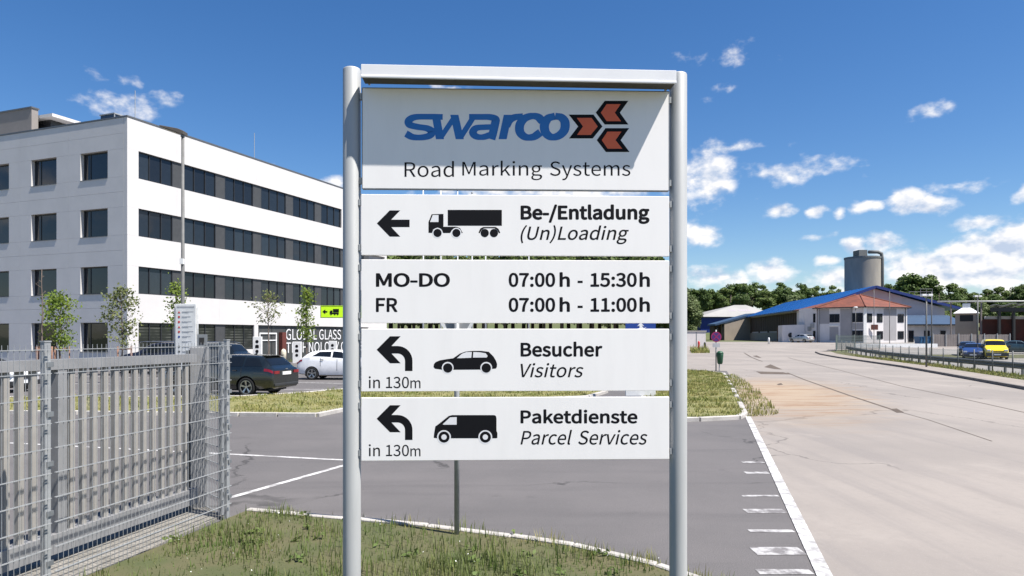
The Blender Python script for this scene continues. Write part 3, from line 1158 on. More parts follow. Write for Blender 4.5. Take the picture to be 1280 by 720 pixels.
def stroke(pts, w, curved=True, closed=False):
    ln = smooth_line(pts) if curved else [Vector(p) for p in pts]
    ws = w if isinstance(w, (list, tuple)) else [w, w]
    vs, fs = [], []
    n = len(ln)
    for i, p in enumerate(ln):
        d = (ln[min(i + 1, n - 1)] - ln[max(i - 1, 0)]).normalized()
        nn = Vector((-d.y, d.x))
        ww = float(np.interp(i / (n - 1), np.linspace(0, 1, len(ws)), ws)) / 2
        # broad-nib: upright strokes are heavier than level ones
        ww *= .98 + .42 * abs(d.y)
        vs += [(p + nn * ww), (p - nn * ww)]
    for i in range(n - 1):
        fs.append((2 * i, 2 * i + 1, 2 * i + 3, 2 * i + 2))
    return [(LO[0] + v.x * LS, LO[1] + v.y * LS) for v in vs], fs


STROKES = [
    ([(262, 150), (190, 149), (120, 151), (88, 168), (92, 190), (130, 201), (180, 209), (206, 226), (192, 247), (150, 256), (105, 253), (72, 236)], 30, True),
    ([(398, 150), (460, 150), (505, 151), (534, 162), (531, 190), (522, 230), (512, 265)], 31, True),
    ([(528, 202), (480, 203), (435, 208), (418, 230), (434, 250), (470, 254), (516, 240)], 29, True),
    ([(590, 196), (606, 168), (634, 152), (676, 147)], 31, True),
    ([(776, 172), (752, 150), (718, 146), (682, 160), (660, 192), (662, 230), (690, 254), (730, 253), (766, 230)], 33, True),
    ([(842, 146), (806, 158), (787, 192), (794, 232), (824, 254), (862, 246), (890, 216), (892, 176), (872, 152), (842, 146)], 34, True),
]
for (xt, yt, xb, yb, w) in ((226, 139, 248, 265, 42), (322, 152, 246, 265, 32), (322, 139, 350, 265, 42), (428, 139, 348, 265, 33), (598, 139, 571, 265, 42)):
    put_flat('p1', 'logo_stroke', 'logo_blue', [(LO[0] + a * LS, LO[1] + b * LS) for a, b in ((xt - w / 2, yt), (xt + w / 2, yt), (xb + w / 2, yb), (xb - w / 2, yb))], [(0, 1, 2, 3)])
for i, (pts, w, cv) in enumerate(STROKES):
    vs, fs = stroke(pts, w, cv)
    put_flat('p1', 'logo_stroke', 'logo_blue', vs, fs)
for (outer, inner) in (
        ([(912, 138), (1040, 138), (1086, 199), (1036, 261), (914, 261), (961, 199)], [(954, 155), (1030, 155), (1062, 199), (1026, 243), (955, 243), (986, 199)]),
        ([(1098, 67), (1220, 67), (1176, 128), (1220, 189), (1098, 189), (1052, 128)], [(1108, 84), (1180, 84), (1150, 128), (1182, 172), (1108, 172), (1078, 128)]),
        ([(1102, 208), (1224, 208), (1180, 270), (1226, 331), (1104, 331), (1057, 270)], [(1112, 226), (1184, 226), (1154, 270), (1188, 314), (1113, 314), (1083, 270)])):
    o = poly_px('p1', 'chevron', 'print_black', [outer], LO[0], LO[1], LS)
    poly_px('p1', 'chevron_fill', 'logo_red', [inner], LO[0], LO[1], LS)

# pictograms
Z2 = (450, 240, 200 / 1280)
poly_px('p2', 'arrow_symbol', 'print_black', [[(135, 251), (238, 147), (322, 147), (250, 221), (397, 221), (397, 281), (250, 281), (322, 357), (238, 357)]], *Z2)
poly_px('p2', 'truck_symbol', 'print_black', [
    [(702, 143), (1135, 143), (1135, 270), (702, 270)],
    [(548, 326), (548, 240), (573, 178), (668, 175), (668, 278), (770, 278), (800, 288), (822, 326), (812, 330), (770, 284), (735, 305), (722, 328), (665, 328), (650, 296), (620, 284), (588, 298), (576, 328)],
    [(948, 326), (962, 292), (985, 280), (1085, 280), (1108, 294), (1122, 326), (1112, 330), (1098, 304), (1076, 290), (995, 290), (972, 304), (958, 330)]], *Z2)
poly_px('p2', 'truck_window', 'print_white', [[(560, 240), (582, 184), (628, 184), (628, 240)]], *Z2)
for wx in (620, 771):
    poly_px('p2', 'wheel_arch', 'print_white', [circ(wx, 328, 41)], *Z2)
for wx in (620, 771, 998, 1072):
    poly_px('p2', 'truck_wheel', 'print_black', [circ(wx, 328, 33)], *Z2)
for key, Z in (('p4', (450, 400, 200 / 1280)), ('p5', (450, 486.2, 200 / 1280))):
    inner = [(365 - (365 - 250) * 0, 0)]
    arc_o = [(300 + 120 * math.cos(R(a)), 328 - 120 * math.sin(R(a))) for a in range(90, -1, -10)]
    arc_i = [(300 + 60 * math.cos(R(a)), 328 - 60 * math.sin(R(a))) for a in range(0, 91, 10)]
    poly_px(key, 'arrow_symbol', 'print_black', [[(133, 238), (240, 130), (325, 130), (252, 208)] + arc_o + [(420, 408), (360, 408)] + arc_i + [(252, 268), (325, 346), (240, 346)]], *Z)
Z4 = (450, 400, 200 / 1280)
poly_px('p4', 'car_symbol', 'print_black', [[(588, 375), (592, 352), (606, 336), (640, 322), (700, 312), (745, 306), (800, 268), (845, 252), (900, 247), (970, 247), (1030, 254), (1068, 292), (1088, 325), (1097, 352), (1095, 376), (1088, 388), (1050, 392), (1046, 396), (746, 398), (740, 392), (660, 398), (600, 390)]], *Z4)
poly_px('p4', 'car_window', 'print_white', [[(775, 306), (815, 270), (850, 257), (895, 256), (890, 302)], [(903, 300), (907, 256), (955, 258), (1005, 266), (1022, 288), (1012, 300)]], *Z4)
for wx in (702, 1010):
    poly_px('p4', 'wheel_arch', 'print_white', [circ(wx, 382, 47)], *Z4)
for wx in (702, 1010):
    poly_px('p4', 'car_wheel', 'print_black', [circ(wx, 384, 38)], *Z4)
Z5 = (450, 480, 1 / 6)
poly_px('p5', 'van_symbol', 'print_black', [[(553, 400), (556, 370), (565, 318), (585, 304), (665, 240), (690, 233), (1008, 233), (1020, 240), (1024, 260), (1024, 350), (1031, 370), (1030, 404), (1020, 407), (585, 407), (556, 404)]], *Z5)
poly_px('p5', 'van_window', 'print_white', [[(620, 302), (676, 250), (725, 248), (725, 305), (626, 305)]], *Z5)
for wx in (630, 940):
    poly_px('p5', 'wheel_arch', 'print_white', [circ(wx, 398, 52)], *Z5)
for wx in (630, 940):
    poly_px('p5', 'van_wheel', 'print_black', [circ(wx, 398, 42)], *Z5)
    poly_px('p5', 'van_hub', 'print_white', [circ(wx, 398, 20)], *Z5)

# ------------------------------------------------------------------ mesh fence
fx = lambda Y: .21 * Y - 4.94
FA = Vector((fx(8.03), 8.03, 0))
fd = Vector((.21, 1.0, 0)).normalized()
fence = thing('mesh_fence', 'galvanised double rod mesh fence with square posts beside the lawn', 'fence', FA)
FH = 2.0
vw = MB().box(-.0016, .0016, -.0016, .0016, .02, 2.03).mesh('vertical_wire')
vw.materials.append(M['galv'])
hw_ = {}


def fence_panel(a, b):
    a, b = Vector(a), Vector(b)
    L = (b - a).length
    d = (b - a).normalized()
    ang = math.atan2(d.y, d.x)
    key = round(L, 2)
    if key not in hw_:
        me = MB().box(.02, L - .02, -.009, -.003, -.003, .003).box(.02, L - .02, .003, .009, -.003, .003).mesh('horizontal_wire')
        me.materials.append(M['galv'])
        hw_[key] = me
    for i in range(11):
        o = link('horizontal_wire', hw_[key], None, fence, tuple(a + Vector((0, 0, .0 + .2 * i - (.01 if i == 10 else 0) + (.03 if i == 0 else 0)))))
        o.rotation_euler = (0, 0, ang)
    n = int(L / .05)
    for i in range(1, n):
        o = link('vertical_wire', vw, None, fence, tuple(a + d * (i * L / n)))
        o.rotation_euler = (0, 0, ang)


def fence_post(p, h=2.05):
    mb = MB()
    mb.box(-.03, .03, -.02, .02, -.05, h).box(-.034, .034, -.024, .024, h, h + .012)
    o = mb.build('post', 'galv', fence)
    o.location = p
    o.rotation_euler = (0, 0, math.atan2(fd.y, fd.x))
    for i in range(5):
        c = MB().box(-.012, .045, -.034, -.022, .25 + i * .4, .29 + i * .4)
        cl = c.build('clip', 'galv_dark', o)
    return o


pts = [Vector((0, 0, 0)), -fd * 2.42, -fd * 4.93, -fd * 7.44]
off = Vector((.06, 0, 0))
for a, b in zip(pts[:-1], pts[1:]):
    fence_panel(a + off, b + off)
for p in pts:
    fence_post(p)
ret = Vector((-3.86, 8.72, 0)) - FA
fence_panel(Vector((-.03, .05, 0)), ret)
fence_post(Vector((-.12, .16, 0)), 2.02)

# ------------------------------------------------------------------ sliding gate behind the fence
gx_ = lambda Y: .21 * Y - 5.60
gate = thing('sliding_gate', 'grey sliding gate of flat upright bars behind the mesh fence', 'gate', (gx_(8.45), 8.45, 0), math.atan2(fd.y, fd.x))
# local x runs along the gate towards the post
GL = 7.5
MB().box(-GL, 0, -.05, .05, 1.79, 1.885).build('top_beam', 'gate_grey', gate)
MB().box(-GL, 0, -.06, .06, .10, .28).build('bottom_beam', 'gate_grey', gate)
gb = MB().box(-.028, .028, -.022, .022, .28, 1.79).mesh('bar')
gb.materials.append(M['gate_bar'])
x = -.14
k = 0
while x > -GL + .05:
    if k % 14 == 13:
        MB().box(x - .05, x + .05, -.045, .045, .28, 1.79).build('upright', 'gate_grey', gate)
    else:
        link('bar', gb, None, gate, (x, 0, 0))
    x -= .138
    k += 1
gp = thing('gate_post', 'thick grey square gate post with a small black signal box on top', 'gate post', (XA(249.5, 8.62), 8.62, 0), R(20))
bevel(MB().box(-.105, .105, -.09, .09, -.05, 1.965).build('post', 'gate_grey', gp), .01, 2)
bevel(MB().box(-.145, -.112, -.10, .10, -.05, 1.93).build('guide_rail', 'galv_dark', gp), .005, 1)
sb = MB().box(-.02, .085, -.05, .06, 1.967, 2.12).build('signal_box', 'galv_dark', gp)
MB().box(.0, .055, -.056, -.051, 2.0, 2.08).build('lens', 'steel_black', sb)

# ------------------------------------------------------------------ yield sign seen from behind, on its pole
yp = thing('yield_sign', 'triangular road sign on a thin grey pole behind the big sign', 'road sign', (XA(571, 7.25), 7.25, .03))
MB().tube([(0, 0, 0), (0, 0, 2.72)], .027, 12).build('pole', 'galv', yp, True)
mb = MB()
mb.slab([(-.43, 2.70), (0, 1.96), (.43, 2.70)], .035, .042)
mb.build('plate', 'sign_back', yp)
rm = MB()
for a, b in (((-.45, 2.715), (0, 1.935)), ((0, 1.935), (.45, 2.715)), ((.45, 2.715), (-.45, 2.715))):
    rm.bar((a[0], .038, a[1]), (b[0], .038, b[1]), .03, .022, (0, 1, 0))
rm.build('rim', 'lampwhite', yp)

# ------------------------------------------------------------------ office building
OD = 43.4
off_o = thing('office_building', 'white four storey office block with dark strip windows and flat roof', 'building', (XA(159, OD), OD, 0), math.atan2(.9328, .3604))
OL, OWd, OHt = 30.4, 27.0, 15.72      # length of the sunlit face, of the shaded face, height
ROWS = [(11.98, 13.70), (8.36, 10.10), (4.75, 6.47), (1.10, 2.94)]
TH = .30
MB().box(TH, OL - .02, TH, OWd, 0.02, OHt - .25).build('core', 'core', off_o)


def tR(px):
    u = (px - 640) / 880
    cx, cy = off_o.location.x, off_o.location.y
    return (cy * u - cx) / (.3604 - .9328 * u)


# glass units along the sunlit face
GU = [(tR(173.6), tR(217.5))]
GU = [(.82, 3.55)] + [(4.42 + 3.80 * i, 4.42 + 3.80 * i + 2.93) for i in range(7)]
zed = [0.03]
for (b, t) in reversed(ROWS):
    zed += [b, t]
zed += [OHt - .10]
mid = []
for a, b in zip(zed[:-1], zed[1:]):
    mid.append((a, b))
strips = {0: (.82, 4.42 + 3.80 * 4 + 2.93), 1: (.82, 30.0), 2: (.82, 30.0), 3: (.82, 11.16)}


def clad_x(x0, x1, z0, z1, gap):
    MB().box(x0 + gap, x1 - gap, 0, TH - .01, z0 + gap, z1 - gap).build('cladding_panel', 'clad', off_o)


def clad_y(y0, y1, z0, z1, gap):
    MB().box(0, TH - .01, y0 + gap, y1 - gap, z0 + gap, z1 - gap).build('cladding_panel', 'clad', off_o)


GAPX, GAPY = .002, .005
# sunlit face: bands between the strips
for (z0, z1) in mid:
    row = next((i for i, (b, t) in enumerate(ROWS) if abs(b - z0) < 1e-3), None)
    if row is None:
        if z0 < .1:      # plinth below the ground floor strip stops at the entrance
            clad_x(0, 11.60, z0, z1, GAPX)
            continue
        n = 8
        zs = [z0, z1] if z1 - z0 < 2.1 else [z0, (z0 + z1) / 2, z1]
        for za, zb in zip(zs[:-1], zs[1:]):
            for i in range(n):
                clad_x(OL * i / n, OL * (i + 1) / n, za, zb, GAPX)
    else:
        s0, s1 = strips[row]
        clad_x(0, s0, z0, z1, GAPX)
        if row == 3:
            clad_x(s1, 11.60, z0, z1, GAPX)
            clad_x(27.0, OL, 0.03, z1, GAPX)
        elif s1 < OL - .1:
            clad_x(s1, OL, z0, z1, GAPX)
        for gi, (a, b) in enumerate(GU):
            if b > s1 + .01:
                break
            w = MB()
            dpt = .14
            fr = .06
            w.box(a, b, dpt - .04, dpt + .08, z0 + .004, z0 + fr).box(a, b, dpt - .04, dpt + .08, z1 - fr, z1 - .004)
            nm = 3
            for i in range(nm + 1):
                xx = a + (b - a) * i / nm
                xx = min(max(xx, a + fr / 2), b - fr / 2)
                w.box(xx - fr / 2, xx + fr / 2, dpt - .039, dpt + .079, z0 + fr, z1 - fr)
            wo_ = w.build('window', 'frame_dark', off_o)
            for i in range(nm):
                xa, xb = a + (b - a) * i / nm + fr * .5, a + (b - a) * (i + 1) / nm - fr * .5
                tl = random.uniform(-.004, .004)
                pm = MB()
                y = dpt + .02
                pm.add([(xa, y + tl, z0 + fr), (xb, y - tl, z0 + fr), (xb, y - tl, z1 - fr), (xa, y + tl, z1 - fr)], [(0, 1, 2, 3)])
                pm.add([(xa, y + .02 + tl, z0 + fr), (xb, y + .02 - tl, z0 + fr), (xb, y + .02 - tl, z1 - fr), (xa, y + .02 + tl, z1 - fr)], [(3, 2, 1, 0)])
                pm.build('pane', random.choice(('pane', 'pane', 'pane_b', 'pane_c')) if row < 3 else 'pane_ground', wo_)
            nxt = GU[gi + 1][0] if gi + 1 < len(GU) else s1
            if row == 0 and gi == 5:
                continue
            if min(nxt, s1) - b > .2:
                MB().box(b + .002, min(nxt, s1) - .002, .10, TH - .01, z0 + .002, z1 - .002).build('spandrel_panel', 'spandrel', off_o)
# shaded face: punched square windows
WY = [(1.66 + 4.57 * i, 4.05 + 4.57 * i) for i in range(5)]
yed = [TH]
for a, b in WY:
    yed += [a, b]
yed += [OWd]
for (z0, z1) in mid:
    row = next((i for i, (b, t) in enumerate(ROWS) if abs(b - z0) < 1e-3), None)
    for j, (a, b) in enumerate(zip(yed[:-1], yed[1:])):
        isw = j % 2 == 1
        if row is None:
            zs = [z0, z1] if z1 - z0 < 1.3 else [z0, (z0 + z1) / 2, z1]
            if not isw:
                continue
            aa = yed[j - 1] if j == 1 else (yed[j - 1] + yed[j]) / 2
            bb = yed[-1] if j == len(yed) - 2 else (yed[j + 1] + yed[j + 2]) / 2
            for za, zb in zip(zs[:-1], zs[1:]):
                clad_y(aa, bb, za, zb, GAPY)
        elif not isw:
            mm = (a + b) / 2
            if 0 < j < len(yed) - 2:
                clad_y(a, mm, z0, z1, GAPY * .4)
                clad_y(mm, b, z0, z1, GAPY * .4)
            else:
                clad_y(a, b, z0, z1, GAPY * .4)
        else:
            w = MB()
            d = .24
            f = .07
            w.box(d, TH, a + .004, b - .004, z0 + .004, z0 + f).box(d, TH, a + .004, b - .004, z1 - f, z1 - .004)
            w.box(d + .001, TH, a + .004, a + f, z0 + f, z1 - f).box(d + .001, TH, b - f, b - .004, z0 + f, z1 - f)
            w.box(d + .001, TH, b - .62, b - .57, z0 + f, z1 - f)
            wo_ = w.build('window', 'frame_dark', off_o)
            for (pa, pb) in ((a + f, b - .62), (b - .57, b - f)):
                tl = random.uniform(-.003, .003)
                pm = MB().box(d + .03 + tl, d + .045 + tl, pa, pb, z0 + f, z1 - f)
                pm.build('pane', random.choice(('pane', 'pane_b', 'pane_c')), wo_)
            MB().box(-.032, d, a - .01, b + .01, z0 - .03, z0 - .002).build('sill', 'galv_dark', wo_)
# corner filler behind the panel joints and roof edge
MB().box(-.03, OL + .03, -.03, TH + .25, OHt - .098, OHt).build('roof_edge', 'cap', off_o)
MB().box(-.03, TH + .25, TH + .251, OWd, OHt - .098, OHt).build('roof_edge', 'cap', off_o)
MB().box(TH + .26, OL, TH + .26, OWd, OHt - .35, OHt - .30).build('roof', 'core', off_o)
# grey plant storey set back on the roof
pl = MB().box(3.8, 4.3, 14.1, OWd, OHt - .3, 18.95).build('plant_storey', 'taupe', off_o)
MB().box(3.74, 4.36, 14.04, OWd, 18.952, 19.06).build('plant_roof_edge', 'cap', pl)
st_ = MB().box(4.9, 9, 13.6, OWd, OHt - .3, 18.35).build('stair_head', 'frame_dark', off_o)
MB().box(4.37, 9.4, 12.7, OWd, 18.352, 18.58).build('canopy', 'clad', st_)
# roof plant: framed glass hood and lightning rods
rp = MB().box(.9, 3.3, 2.2, 3.4, OHt - .3, 16.30).build('roof_light', 'blue_slate', off_o)
f = MB()
for xx in (.9, 1.5, 2.1, 2.7, 3.3):
    f.box(xx - .03, xx + .03, 2.15, 2.198, OHt - .3, 16.31)
f.box(.85, 3.35, 2.13, 3.45, 16.312, 16.38)
f.build('frame', 'galv', rp)
MB().tube([(1.6, 1.2, OHt - .3), (1.6, 1.2, 17.9)], .022, 6).build('lightning_rod', 'galv', off_o)
MB().tube([(12.2, .9, OHt - .3), (12.2, .9, 18.0)], .022, 6).build('lightning_rod', 'galv', off_o)
# entrance: recessed dark glazing with large white lettering
ent = MB().box(11.61, 26.98, .16, TH - .005, .03, 2.93).build('entrance_glazing', 'petrol', off_o)
for i in range(1, 9):
    xx = 11.61 + 1.70 * i
    MB().box(xx - .02, xx + .02, .13, .158, .05, 2.9).build('mullion', 'frame_dark', ent)
dr = MB()
for xx in (11.9, 12.9, 13.8):
    dr.box(xx - .05, xx + .05, .09, .15, .05, 2.35)
dr.box(11.9, 13.8, .088, .152, 2.25, 2.36).box(11.9, 13.8, .092, .15, 1.72, 1.80)
dr.build('door_frame', 'lampwhite', ent)
MB().box(14.15, 14.65, -.2, .155, .03, 2.4).build('door_pillar', 'rust', ent)


def wall_text(s, x0, x1, z0, z1, y, m, parent, bold=0.0):
    v, fs, layers = text_geo(s, bold)
    mb = MB()
    mb.v += [(x0 + (x1 - x0) * a, y, z0 + (z1 - z0) * b) for a, b in v]
    mb.f += fs
    return mb.build('lettering', m, parent, recalc=False)


wall_text('GLOBAL GLASS', tR(359), tR(427.5), 1.78, 2.68, .12, 'print_white', ent)
wall_text('TECHNOLOGY CENTER', tR(359), tR(459), .70, 1.58, .12, 'print_white', ent)
# green strip in front of the entrance
flat('entrance_lawn', 'turf', [G(352, 452.5), G(470, 452), G(470, 449), G(352, 449)], .06)
blades('entrance_grass', [G(352, 452.3), G(470, 451.8), G(470, 449.2), G(352, 449.2)], 3000, .1, .3, .03, 'grass', .05, label='bright green grass strip in front of the glass entrance')

# white pillars with black pictograms in front of the entrance
for (px, Y, w, h, lab) in ((322, 50.5, .62, 2.05, 'white pillar with black symbols beside the entrance doors'), (371.5, 55.0, .66, 1.65, 'white pillar with black symbols standing in the grass strip'),
                           (416, 56.5, .62, 1.70, 'white pillar with black symbols behind the white hatchback')):
    p = thing('info_pillar', lab, 'pillar', (XA(px, Y), Y, 0))
    bevel(MB().box(-w / 2, w / 2, -.12, .12, -.03, h).build('body', 'lampwhite', p), .02, 2)
    for i, zz in enumerate((h - .35, h - .72, h - 1.05)):
        q = MB()
        q.slab([(x, z) for x, z in circ(0, zz, .12, 12)] if i % 2 == 0 else [(-.13, zz - .1), (.13, zz - .1), (.13, zz + .1), (0, zz + .16), (-.13, zz + .1)], -.128, -.122)
        q.build('symbol', 'print_black', p)
p = thing('bollard', 'short cream bollard with rounded top by the entrance doors', 'bollard', (XA(354.5, 55), 55, 0))
MB().lathe([(.2, 0), (.2, .85), (.16, 1.0), (.08, 1.08), (.01, 1.1)], 16).build('body', 'cream', p, True)

# ------------------------------------------------------------------ cars


def catmull(tab, n):
    """resample a list of station tuples smoothly"""
    a = np.array(tab, float)
    out = []
    for i in range(len(a) - 1):
        p0, p1, p2, p3 = a[max(i - 1, 0)], a[i], a[i + 1], a[min(i + 2, len(a) - 1)]
        for k in range(n):
            u = k / n
            c = .5 * ((2 * p1) + (p2 - p0) * u + (2 * p0 - 5 * p1 + 4 * p2 - p3) * u * u + (3 * p1 - p0 - 3 * p2 + p3) * u ** 3)
            l = p1 + (p2 - p1) * u
            out.append(.35 * c + .65 * l)
    out.append(a[-1])
    return np.array(out)


class Car:
    """body lofted along x from the nose (0) to the tail (L); z up, y across"""

    def __init__(s, st, wheels, wr, name):
        s.raw = np.array(st, float)
        s.L = s.raw[-1][0]
        s.wheels, s.wr = wheels, wr
        s.st = catmull(st, 4)

    def sec(s, row):
        x, zb, zm, zbelt, zr, w, wro = row
        h = zr - zbelt
        return [(0, zb), (w * .82, zb), (w * .95, zb + .05), (w * .995, zb + (zm - zb) * .55), (w, zm), (w * .985, zm + (zbelt - zm) * .6), (w * .955, zbelt),
                (wro + (w * .955 - wro) * .12, zbelt + h * .86), (wro * .93, zbelt + h * .955), (wro * .6, zbelt + h * .993), (0, zr)]

    def at(s, x, t, side=1):
        xs = s.st[:, 0]
        row = np.array([np.interp(x, xs, s.st[:, k]) for k in range(s.st.shape[1])])
        q = s.sec(row)
        i = min(int(t), len(q) - 2)
        u = t - i
        y = q[i][0] + (q[i + 1][0] - q[i][0]) * u
        z = q[i][1] + (q[i + 1][1] - q[i][1]) * u
        return Vector((x - s.L / 2, -y * side, z))

    def body(s):
        mb = MB()
        k = 21
        for row in s.st:
            q = s.sec(row)
            ring = [(row[0] - s.L / 2, -y, z) for y, z in q] + [(row[0] - s.L / 2, y, z) for y, z in reversed(q[1:-1])]
            mb.v += ring
        k = len(ring)
        n = len(s.st)
        for i in range(n - 1):
            for j in range(k):
                a, b = i * k + j, i * k + (j + 1) % k
                mb.f.append((a, b, b + k, a + k))
        mb.f.append(tuple(reversed(range(k))))
        mb.f.append(tuple((n - 1) * k + j for j in range(k)))
        me = mb.mesh('body')
        o = bpy.data.objects.new('tmp', me)
        col.objects.link(o)
        cut = []
        for wx in s.wheels:
            for sd in (-1, 1):
                c = MB().tube([(wx - s.L / 2, sd * .55, s.wr), (wx - s.L / 2, sd * 1.3, s.wr)], s.wr * 1.16, 28)
                cm = c.mesh('cut')
                bm = bmesh.new()
                bm.from_mesh(cm)
                bmesh.ops.recalc_face_normals(bm, faces=bm.faces)
                bm.to_mesh(cm)
                bm.free()
                co = bpy.data.objects.new('cut', cm)
                col.objects.link(co)
                md = o.modifiers.new('b', 'BOOLEAN')
                md.object = co
                md.operation = 'DIFFERENCE'
                md.solver = 'EXACT'
                cut.append(co)
        bm = bmesh.new()
        bm.from_mesh(me)
        bmesh.ops.recalc_face_normals(bm, faces=bm.faces)
        bm.to_mesh(me)
        bm.free()
        dg = bpy.context.evaluated_depsgraph_get()
        res = bpy.data.meshes.new_from_object(o.evaluated_get(dg))
        for c in cut:
            bpy.data.objects.remove(c)
        bpy.data.objects.remove(o)
        res.name = 'body'
        return res

    def patch(s, x0, x1, t0, t1, out=.006, side=1, n=6, m=4, x0b=None, x1b=None):
        """piece of the skin between two lengths and two heights, lifted off by out"""
        x0b = x0 if x0b is None else x0b
        x1b = x1 if x1b is None else x1b
        mb = MB()
        for j in range(m + 1):
            t = t0 + (t1 - t0) * j / m
            a, b = x0 + (x0b - x0) * j / m, x1 + (x1b - x1) * j / m
            for i in range(n + 1):
                x = a + (b - a) * i / n
                p = s.at(x, t, side)
                e = .01
                du = s.at(min(x + e, s.L), t, side) - s.at(max(x - e, 0), t, side)
                dv = s.at(x, min(t + .05, 10), side) - s.at(x, max(t - .05, 0), side)
                nn = du.cross(dv) * side
                nn = nn.normalized() if nn.length > 1e-9 else Vector((0, 0, 1))
                cc = Vector((p.x * .2, 0, .6))
                if nn.dot(p - cc) < 0:
                    nn = -nn
                mb.v.append(tuple(p + nn * out))
        for j in range(m):
            for i in range(n):
                q = j * (n + 1) + i
                mb.f.append((q, q + 1, q + n + 2, q + n + 1))
        return mb


def wheel_parts(parent, r, x, sd, w, rim_m, spokes=5):
    o = parent
    t = MB()
    y0, y1 = sd * (w - .20), sd * w
    prof = [(.62 * r, y0), (.93 * r, y0), (r, y0 + sd * .03), (r, y1 - sd * .03), (.93 * r, y1), (.70 * r, y1), (.68 * r, y1 - sd * .03)]
    n = 28
    for (rr, y) in prof:
        for k in range(n):
            a = 2 * math.pi * k / n
            t.v.append((x + rr * math.cos(a), y, r + rr * math.sin(a)))
    for i in range(len(prof) - 1):
        for k in range(n):
            a, b = i * n + k, i * n + (k + 1) % n
            t.f.append((a, b, b + n, a + n))
    ty = t.build('wheel', 'tyre', o, True)
    rmb = MB()
    rmb.tube([(x, y1 - sd * .09, r), (x, y1 - sd * .08, r)], .69 * r, 24)
    rmb.build('rim_back', 'rim_dark', ty)
    sp_ = MB()
    for k in range(spokes):
        a = 2 * math.pi * (k + .3) / spokes
        for da in (-.10, .10):
            c0 = Vector((x + .12 * r * math.cos(a), y1 - sd * .05, r + .12 * r * math.sin(a)))
            c1 = Vector((x + .66 * r * math.cos(a + da), y1 - sd * .022, r + .66 * r * math.sin(a + da)))
            sp_.bar(c0, c1, .03, .035 * r / .32, (0, 1, 0))
    for k in range(24):
        a, b = 2 * math.pi * k / 24, 2 * math.pi * (k + 1) / 24
        sp_.bar((x + .67 * r * math.cos(a), y1 - sd * .02, r + .67 * r * math.sin(a)), (x + .67 * r * math.cos(b), y1 - sd * .02, r + .67 * r * math.sin(b)), .03, .025, (0, 1, 0))
    sp_.tube([(x, y1 - sd * .06, r), (x, y1 - sd * .02, r)], .14 * r, 12)
    sp_.build('rim', rim_m, ty)


BODY = {}


def make_car(kind, name, label, paint, loc, rz, rim='rim', detail=True, group=None):
    st, wheels, wr, win, tail = CARS[kind]
    c = Car(st, wheels, wr, kind)
    if kind not in BODY:
        BODY[kind] = c.body()
    t = thing(name, label, 'car' if kind != 'van' else 'van', loc, rz, group)
    me = BODY[kind].copy()
    me.materials.clear()
    b = link('body', me, paint, t)
    smooth_by_angle(b, 32)
    W2 = float(c.raw[:, 5].max())
    for (nm, args) in win.items():
        for kw in args:
            x0, x1, t0, t1, x0b, x1b = kw
            for sd in ((1, -1) if nm == 'side_window' else (1,)):
                if nm == 'side_window':
                    o = c.patch(x0, x1, t0, t1, .007, sd, 6, 4, x0b, x1b).build('side_window', 'car_glass', t, True)
                else:
                    a = c.patch(x0, x1, t0, t1, .007, 1, 6, 4, x0b, x1b)
                    bb = c.patch(x0, x1, t0, t1, .007, -1, 6, 4, x0b, x1b)
                    a.add(bb.v, bb.f)
                    a.build(nm, 'car_glass', t, True)
    # wheel-arch lining
    for wx in wheels:
        for sd in (-1, 1):
            wheel_parts(t, wr, wx - c.L / 2, sd, W2 - .015, rim)
    u = MB().box(-c.L / 2 + .35, c.L / 2 - .35, -W2 * .62, W2 * .62, wr * .55, wr * 1.5)
    u.build('underbody', 'plastic_dark', t)
    tail(c, t)
    return t, c


def rear_lights(c, t, x0, x1, t0, t1, plate_z, plate_x=None):
    for sd in (1, -1):
        c.patch(x0, x1, t0, t1, .012, sd, 8, 3).build('tail_light', 'tail_red', t, True)
    L2 = c.L / 2
    # level rear lamp blocks wrap onto the tail
    zz = (c.at(x1, t0).z + c.at(x1, t1).z) / 2
    yy = abs(c.at(c.L, 4.5).y)
    for sd in (1, -1):
        MB().box(L2 - .02, L2 + .022, min(sd * (yy - .33), sd * (yy - .02)), max(sd * (yy - .33), sd * (yy - .02)), zz - .045, zz + .055).build('tail_light', 'tail_red', t)
    pl_ = MB().box(L2 - .01, L2 + .03, -.26, .26, plate_z - .055, plate_z + .055).build('number_plate', 'lampwhite', t)
    bp = MB()
    bp.box(L2 - .06, L2 + .035, -yy * .93, yy * .93, .36, .46)
    bevel(bp.build('bumper_strip', 'plastic_dark', t), .02, 2)
    for sd in (1, -1):
        MB().box(-.62 if False else -L2 * .28, -L2 * .28 + .16, min(sd * (yy + .02), sd * (yy + .20)), max(sd * (yy + .02), sd * (yy + .20)), .98, 1.10).build('mirror', 'plastic_dark', t)
        c.patch(c.L * .50, c.L * .505, 3.2, 6, .004, sd, 1, 6).build('door_gap', 'plastic_dark', t)
        c.patch(c.L * .735 if c.L > 4.3 else c.L * .70, (c.L * .735 if c.L > 4.3 else c.L * .70) + .02, 4.2, 6, .004, sd, 1, 6).build('door_gap', 'plastic_dark', t)
        c.patch(c.L * .665, c.L * .70, 5.35, 5.6, .03, sd, 2, 1).build('door_handle', 'plastic_dark', t)


def wagon_tail(c, t):
    rear_lights(c, t, c.L - .34, c.L - .02, 5.25, 5.9, .80)
    L2 = c.L / 2
    MB().box(L2 - .62, L2 - .42, -.52, .52, 1.395, 1.425).build('roof_spoiler', 'paint_black', t)
    MB().box(L2 - .0, L2 + .02, -.07, .07, .93, .96).build('tailgate_handle', 'rim', t)
    MB().tube([(L2 - 1.25, 0, 1.42), (L2 - 1.13, 0, 1.52)], [.05, .01], 8).build('antenna_fin', 'plastic_dark', t)


